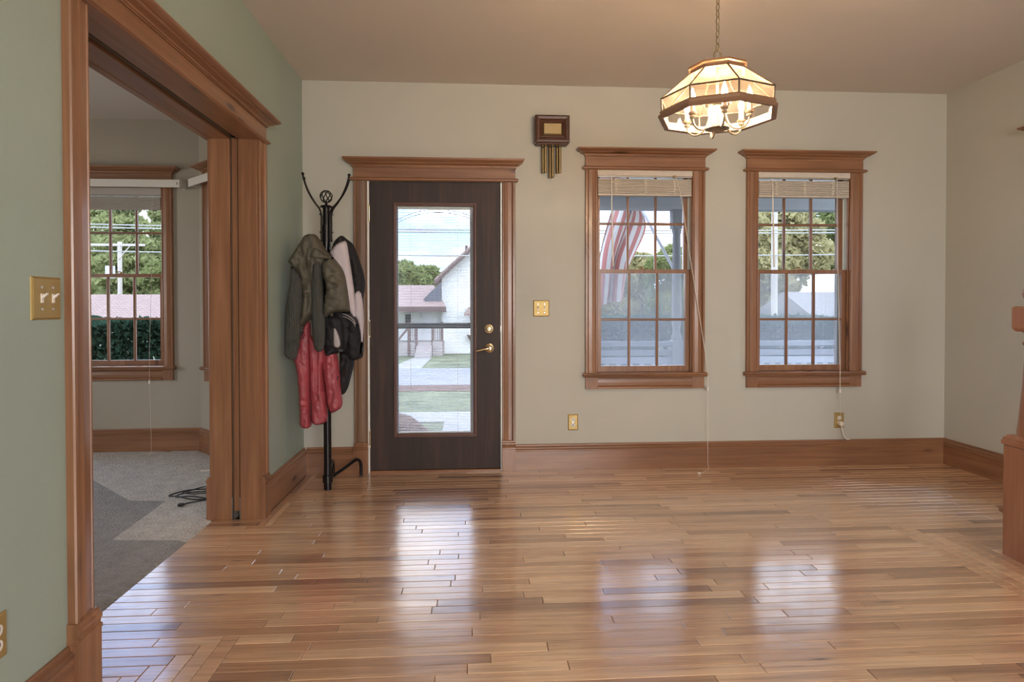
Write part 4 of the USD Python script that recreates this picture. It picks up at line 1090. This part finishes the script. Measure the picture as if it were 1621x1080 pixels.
for i, (px, lab) in enumerate(((3.375, 'turned grey porch post carrying the flag, seen in the window nearest the door'), (5.62, 'turned grey porch post at the far end of the porch'))):
    po = thing('porch_post', lab, 'post', (px, 2.1, -.16))
    q4 = lambda lv: loft([(z, px - h, px + h, 2.1 - h, 2.1 + h) for z, h in lv])
    obj('post_base', q4([(-.16, .060), (.80, .060), (.82, .052)]), 'porch_grey', po)
    obj('turned_shaft', lathe([(0, .80), (.046, .81), (.056, .84), (.056, .86), (.040, .89), (.036, .93), (.048, .99), (.052, 1.06), (.046, 1.6), (.040, 1.95), (.050, 1.99), (.050, 2.02), (0, 2.03)], 24, (px, 2.1, 0)), 'porch_grey', po, smooth=35)
    obj('post_top', q4([(2.01, .050), (2.02, .058), (2.225, .058)]), 'porch_grey', po)
for i, (x0, x1, lab) in enumerate(((2.05, 3.315, 'grey porch railing behind the window nearest the door'), (3.435, 5.56, 'grey porch railing behind the window near the far corner'))):
    ra = thing('porch_railing', lab, 'railing', ((x0 + x1) / 2, 2.1, -.16))
    obj('top_rail', bx(x0, x1, 2.06, 2.14, .752, .806, .008), 'porch_grey', ra)
    obj('middle_rail', bx(x0, x1, 2.075, 2.125, .652, .712, .005), 'porch_grey', ra)
    obj('white_board', bx(x0, x1, 2.085, 2.115, .566, .636, .003), 'porch_white', ra)
    obj('bottom_rail', bx(x0, x1, 2.075, 2.125, -.06, -.01, .004), 'porch_grey', ra)
    n_ = int((x1 - x0) / .118)
    for k in range(n_):
        xb = x0 + (k + .5) * (x1 - x0) / n_
        obj('baluster', bx(xb - .022, xb + .022, 2.085, 2.115, -.02, .57), 'porch_white', ra)

# the flag on its slanting pole
fl = thing('flag', 'pale red and white striped flag drooping from a white pole on the porch post', 'flag', (3.0, 2.25, 1.8))
PA, PB = np.array([3.385, 2.19, 1.56]), np.array([2.955, 3.35, 3.12])
obj('pole', tube([PA, PB], .016, 10), 'porch_white', fl)
obj('pole_knob', ball(PB, .026, 2), 'brass', fl)
obj('pole_bracket', bx(3.36, 3.41, 2.15, 2.205, 1.50, 1.62, .005), 'steel', fl)
NU, NV = 66, 44                                     # u along the stripes from the pole, v across the 13 stripes


def flagpt(u, v):
    """u 0 at the pole to 1 at the free end; v 0 at the pole's tip end (blue corner) to 1 towards the post."""
    pole = PB + (PA - PB) * (.04 + .42 * v)
    a = np.array([2.93 + .36 * v, 3.0, 2.62 - .50 * v])
    b = np.array([2.74 + .34 * v, 2.95, 1.90 - .26 * v])
    c = np.array([2.65 + .36 * v, 2.92, 1.15 + .13 * v + .02 * math.sin(5 * v)])
    P_ = np.array([pole, a, b, c]); t = u * 3; i_ = min(int(t), 2); t -= i_
    Q_ = np.vstack([2 * P_[0] - P_[1], P_, 2 * P_[-1] - P_[-2]]); p0, p1, p2, p3 = Q_[i_:i_ + 4]
    p = .5 * (2 * p1 + (p2 - p0) * t + (2 * p0 - 5 * p1 + 4 * p2 - p3) * t * t + (3 * p1 - p0 - 3 * p2 + p3) * t ** 3)
    rip = .055 * min(u * 1.6, 1)
    return p + np.array([.45 * rip * math.cos(13 * v + 2 * u), rip * math.sin(13 * v + 1.5 * u), 0])


for k in range(13):
    g = np.array([[flagpt(u, (k + w) / 13) for u in np.linspace(.0, 1, NU)] for w in np.linspace(0, 1, 5)])
    canton = k < 7
    for seg in ((0, 24, 'flag_blue' if canton else None), (24, NU, None)):
        a_, b_ = seg[0], seg[1]
        if not canton and a_ == 0: a_, b_ = 0, NU
        elif not canton: continue
        sub = g[:, a_:b_ + (1 if b_ < NU else 0)]
        nr, nc = sub.shape[:2]
        v = sub.reshape(-1, 3)
        f = [(i * nc + j, i * nc + j + 1, (i + 1) * nc + j + 1) for i in range(nr - 1) for j in range(nc - 1)] + [(i * nc + j, (i + 1) * nc + j + 1, (i + 1) * nc + j) for i in range(nr - 1) for j in range(nc - 1)]
        m1 = trimesh.Trimesh(v, np.array(f), process=False)
        m2 = m1.copy(); m2.vertices = m2.vertices + np.array([0, .0015, 0]); m2.invert()
        obj('canton_strip' if seg[2] else 'stripe', cat_(m1, m2), seg[2] or ('flag_red' if k % 2 == 0 else 'flag_white'), fl, smooth=True)


# ------------------------------------------------------------------ outside: plants
def leaves(n, size, seed, where, aspect=.55, up=.3):
    r = np.random.default_rng(seed)
    c = where(r, n)
    n = len(c)
    d = r.normal(size=(n, 3)); d[:, 2] += up; d /= np.linalg.norm(d, axis=1, keepdims=True)
    e = np.cross(d, r.normal(size=(n, 3))); e /= np.linalg.norm(e, axis=1, keepdims=True) + 1e-9
    s = size * r.uniform(.6, 1.4, (n, 1))
    g = np.cross(d, e)
    v = np.stack([c - e * s, c + g * s * aspect, c + e * s, c - g * s * aspect], 1).reshape(-1, 3)
    i = np.arange(n)[:, None] * 4
    return trimesh.Trimesh(v, np.vstack([i + [0, 1, 2], i + [0, 2, 3]]), process=False)


def hedge(x0, x1, y0, y1, top, label, seed, n):
    h = thing('hedge', label, 'hedge', ((x0 + x1) / 2, (y0 + y1) / 2, GZ))

    def where(r, n):
        p = r.uniform([x0, y0, GZ], [x1, y1, top], (n, 3))
        k = r.integers(0, 3, n)
        p[k == 0, 1] = y0 + r.exponential(.06, (k == 0).sum())
        p[k == 1, 2] = top - r.exponential(.08, (k == 1).sum())
        bump = .16 * (meshkit.fbm(p * [1.6, 1.6, .5], 3, seed) - .5) * 2
        p[:, 2] += bump * np.clip((p[:, 2] - GZ) / (top - GZ), 0, 1)
        return p
    obj('foliage', leaves(n, .045, seed, where, .5), 'leaf_hedge', h, kind='stuff')
    r = np.random.default_rng(seed + 1)
    obj('stems', cat_([tube(spline([(x, yy, GZ), (x + r.uniform(-.1, .1), yy, (GZ + top) / 2), (x + r.uniform(-.2, .2), yy + r.uniform(-.1, .1), top - .15)], 4), .012, 5) for x in np.arange(x0 + .2, x1, .35) for yy in ((y0 + y1) / 2,)]), 'bark', h, kind='stuff')


hedge(2.3, 7.2, 3.1, 4.1, 1.02, 'dark leafy hedge beyond the porch railing', 41, 30000)
hedge(-6.2, -1.6, 3.0, 4.0, 1.02, 'dark leafy hedge outside the bay window', 42, 30000)


def tree(x, y, top, r0, kind, seed, label, n=5200, conifer=False, name=None):
    t = thing(name or ('conifer' if conifer else 'tree'), label, 'tree', (x, y, GZ), 'trees across the street')

    def where(r, n):
        if conifer:
            z = r.uniform(0, 1, n) ** 1.25
            rad = r0 * (1 - z) ** .8 * (.75 + .25 * np.sin(z * 60 + r.uniform(0, 1, n)))
            a = r.uniform(0, 2 * math.pi, n); rr = rad * r.uniform(.35, 1, n) ** .5
            return np.c_[x + rr * np.cos(a), y + rr * np.sin(a), GZ + .3 + z * (top - GZ - .3) - .16 * rr]
        p = []
        blobs = [(r.normal(0, r0 * .42), r.normal(0, r0 * .42), GZ + (top - GZ) * r.uniform(.30, .86), r0 * r.uniform(.32, .58)) for _ in range(15)] + [(0, 0, top - r0 * .45, r0 * .45)]
        m = n // len(blobs) + 1
        for bx_, by_, bz_, br_ in blobs:
            d = r.normal(size=(m, 3)); d /= np.linalg.norm(d, axis=1, keepdims=True)
            p.append(np.array([x + bx_, y + by_, bz_]) + d * br_ * r.uniform(.55, 1, (m, 1)) ** .5 * [1, 1, .8])
        return np.vstack(p)
    obj('crown', leaves(int(n * 1.7), .17 if not conifer else .19, seed, where, .45), kind, t, kind='stuff')
    obj('trunk', tube(spline([(x, y, GZ), (x + .05, y, (GZ + top) / 2), (x, y, top - .5)], 4), np.linspace(.20, .04, 9), 8), 'bark', t)


tree(-24.2, 36, 13.4, 2.7, 'leaf_conifer', 51, 'broad pale conifer seen in the bay window next to the near casing', 9000, True)
tree(-26.3, 46, 15.1, 3.5, 'leaf_conifer', 52, 'conifer in the middle of the bay window', 9000, True)
tree(-18.0, 31.5, 9.4, 2.5, 'leaf_conifer', 53, 'conifer behind the utility pole of the bay window', 9000, True)
tree(-21.6, 42.5, 10.9, 2.2, 'leaf_conifer', 54, 'slim far conifer at the jamb side of the bay window', 7000, True)
tree(-31.6, 52, 15.4, 3.9, 'leaf_conifer', 58, 'farthest broad conifer showing between the nearer ones of the bay window', 9000, True)
tree(-14.35, 29.5, 4.5, 1.6, 'leaf_green', 55, 'low round tree at the jamb side of the bay window', 6000)
tree(-3.1, 36, 4.3, 1.5, 'leaf_green', 56, 'loose round tree above the pink porch roof, seen through the front door', 3200)
tree(-1.7, 39, 4.2, 1.7, 'leaf_green', 57, 'rounder tree beside the white gable, seen through the front door', 3600)
for i, (x, y, tp, r0, kd, lab) in enumerate(((9.0, 30, 4.3, 1.9, 'leaf_yellow', 'yellow green tree low behind the flag'), (10.9, 33, 4.7, 1.7, 'leaf_yellow', 'yellow green tree in the middle of the flag window'), (11.5, 27, 4.5, 1.7, 'leaf_green', 'green tree beside the turned post'), (6.4, 35, 4.7, 1.9, 'leaf_green', 'green tree at the door side of the flag window'))):
    tree(x, y, tp, r0, kd, 60 + i, lab, 6000)
for i, (x, y, tp, r0, kd, lab) in enumerate(((14.3, 24.5, 6.0, 1.9, 'leaf_yellow', 'yellow tree behind the utility pole of the far window'), (17.9, 27, 8.6, 2.6, 'leaf_yellow', 'big pale tree over the low gabled house'), (26.9, 36, 11.2, 3.4, 'leaf_green', 'dense green tree at the corner side of the far window'), (16.9, 33, 7.2, 2.2, 'leaf_green', 'farther tree between the larger ones of the far window'))):
    tree(x, y, tp, r0, kd, 70 + i, lab, 9000, conifer=False)

# ------------------------------------------------------------------ outside: poles and wires
for i, (x, y, tp, arm, lab) in enumerate(((-16.77, 28.5, 4.5, 2.3, 'pale utility pole with a crossarm seen in the bay window'), (12.15, 17.5, 8.0, 0, 'pale utility pole seen in the window near the far corner'))):
    u = thing('utility_pole', lab, 'utility pole', (x, y, GZ))
    obj('pole', tube([(x, y, GZ), (x, y, tp)], [.12, .10], 12), 'pole_wood', u)
    if arm:
        obj('crossarm', bx(x - arm * .75, x + arm * .55, y - .10, y - .02, tp - .22, tp - .10), 'pole_wood', u)
        obj('brace', tube([(x, y - .12, tp - .9), (x + .55, y - .06, tp - .2)], .03, 6), 'pole_wood', u)
        obj('transformer', cyl((x - .42, y - .1, tp - 1.55), .22, .62, n=16), 'porch_white', u)
for i, (y, z, lab) in enumerate(((16.2, 5.05, 'upper overhead wire along the street'), (16.5, 3.75, 'second overhead wire along the street'), (17.3, 2.95, 'lower overhead wire along the street'), (15.6, 3.55, 'overhead wire nearest to the house'))):
    x_ = np.linspace(-30, 34, 33)
    obj('overhead_wire', tube(np.c_[x_, np.full(33, y), z + .0006 * (x_ - 2) ** 2], .022, 5), 'wire', label=lab, cat='wire')

# ------------------------------------------------------------------ outside: houses across the street
wh = thing('white_house', 'white clapboard house with a steep gable across the street, seen through the front door', 'house', (1.2, 19.5, GZ))
gx0, gx1, gy = .02, 5.2, 19.4
obj('gable_wall', prism([(gx0, GZ), (gx1, GZ), (gx1, 2.25), ((gx0 + gx1) / 2, 4.62), (gx0, 2.25)], 'y', gy, gy + 7), 'siding', wh)
rp = [(gx0 - .26, 2.02), ((gx0 + gx1) / 2, 4.62), (gx1 + .26, 2.02), (gx1 + .26, 2.22), ((gx0 + gx1) / 2, 4.86), (gx0 - .26, 2.22)]
obj('gable_roof', prism(rp, 'y', gy - .35, gy + 7.2), 'shingle_pink', wh)
obj('rake_board', prism([(gx0 - .28, 1.98), ((gx0 + gx1) / 2, 4.60), (gx1 + .28, 1.98), (gx1 + .28, 2.10), ((gx0 + gx1) / 2, 4.74), (gx0 - .28, 2.10)], 'y', gy - .39, gy - .35), 'fascia_brown', wh)
obj('wing_wall', bx(-6.5, gx0, gy + .2, gy + 6, GZ, 1.12), 'siding', wh)
obj('porch_roof', hull([(-6.8, gy - 1.15, 1.06), (.22, gy - 1.15, 1.06), (-6.8, gy - 1.15, 1.18), (.22, gy - 1.15, 1.18), (-6.8, gy + 2.4, 2.08), (-.42, gy + 2.4, 2.08), (-6.8, gy + 2.4, 1.9), (-.42, gy + 2.4, 1.9)]), 'shingle_pink', wh)
obj('porch_fascia', bx(-6.8, .24, gy - 1.20, gy - 1.15, .98, 1.16), 'fascia_brown', wh)
obj('porch_soffit', bx(-6.7, .20, gy - 1.14, gy + .2, .98, 1.02), 'porch_ceiling', wh)
obj('valley_wall', prism([(-.66, 1.44), (.02, 2.10), (.02, 1.02)], 'y', gy - .42, gy - .30), 'shingle_grey', wh)
obj('wing_door', bx(-.72, -.36, gy + .14, gy + .21, -.2, 1.0), 'white_paint', wh)
w1_ = obj('wing_window', bx(-1.42, -1.12, gy + .14, gy + .21, .48, .92), 'white_paint', wh)
obj('pane', bx(-1.38, -1.16, gy + .13, gy + .15, .52, .88), 'house_glass', w1_)
obj('porch_deck', bx(-1.9, .12, gy - 1.1, gy + .2, GZ, -.12), 'step_wood', wh)
for k in range(4):
    obj('front_step', bx(-.83, -.28, gy - 1.1 - .26 * (k + 1), gy - 1.1 - .26 * k, GZ, -.24 - .1 * k), 'step_wood', wh)
for x in (-1.12, -.85, -.26, .08):
    obj('porch_post', bx(x - .045, x + .045, gy - 1.12, gy - 1.03, GZ, .46 if x in (-.85, -.26) else .62), 'fascia_brown', wh)
for x0, x1 in ((-1.12, -.85), (-.26, .08)):
    obj('porch_rail', bx(x0, x1, gy - 1.1, gy - 1.05, .38, .46), 'fascia_brown', wh)
    for k in range(3):
        xx = x0 + (k + 1) * (x1 - x0) / 4
        obj('rail_baluster', bx(xx - .012, xx + .012, gy - 1.09, gy - 1.06, -.1, .40), 'fascia_brown', wh)
obj('stair_rail', tube([(-1.15, gy - 1.08, .40), (-1.75, gy - 1.2, -.35)], .04, 6), 'fascia_brown', wh)
obj('deck_skirt', bx(-.26, .10, gy - 1.13, gy - 1.08, GZ, -.1), 'step_wood', wh)
ob_ = obj('bay_window', bx(1.06, 2.0, gy - .35, gy, .05, .88), 'siding', wh)
obj('bay_roof', hull([(.88, gy - .62, .92), (2.2, gy - .62, .92), (.88, gy - .62, .84), (2.2, gy - .62, .84), (1.06, gy, 1.16), (2.0, gy, 1.16)]), 'shingle_pink', ob_)
obj('pane', bx(1.12, 1.36, gy - .37, gy - .34, .38, .82), 'house_glass', ob_)
obj('bay_sill', hull([(.98, gy - .5, .10), (2.1, gy - .5, .10), (1.1, gy - .3, -.14), (2.0, gy - .3, -.14), (1.1, gy, -.14), (2.0, gy, .10), (.98, gy, .10)]), 'fascia_brown', ob_)
obj('vent_pipe', cyl((.95, gy + 1.0, 3.35), .05, .5, n=10), 'fascia_brown', wh)

for i, (x0, x1, y0, ez, rz, m_, lab) in enumerate(((-19.5, -11.3, 20.8, .55, 1.72, 'shingle_pink', 'low house with a pinkish shingle roof seen in the bay window'), (13.9, 19.5, 17.5, .55, 1.76, 'shingle_pale', 'low house with a pale roof seen in the window near the far corner'))):
    h = thing('low_house', lab, 'house', ((x0 + x1) / 2, y0 + 3, GZ))
    obj('wall', bx(x0 + .2, x1 - .2, y0 + .4, y0 + 6, GZ, ez), 'house_wall', h)
    obj('roof', hull([(x0, y0, ez), (x1, y0, ez), (x0, y0, ez - .12), (x1, y0, ez - .12), (x0 + (0 if i == 0 else -.10), y0 + 2.6, rz), (x1, y0 + 2.6, rz), (x0, y0 + 6.4, ez), (x1, y0 + 6.4, ez)]), m_, h)
    for k in range(3):
        xx = x0 + 1.2 + k * 2.2
        f_ = obj('window', bx(xx, xx + .8, y0 + .34, y0 + .41, -.35, .35), 'white_paint', h)
        obj('pane', bx(xx + .06, xx + .74, y0 + .33, y0 + .36, -.29, .29), 'house_glass', f_)
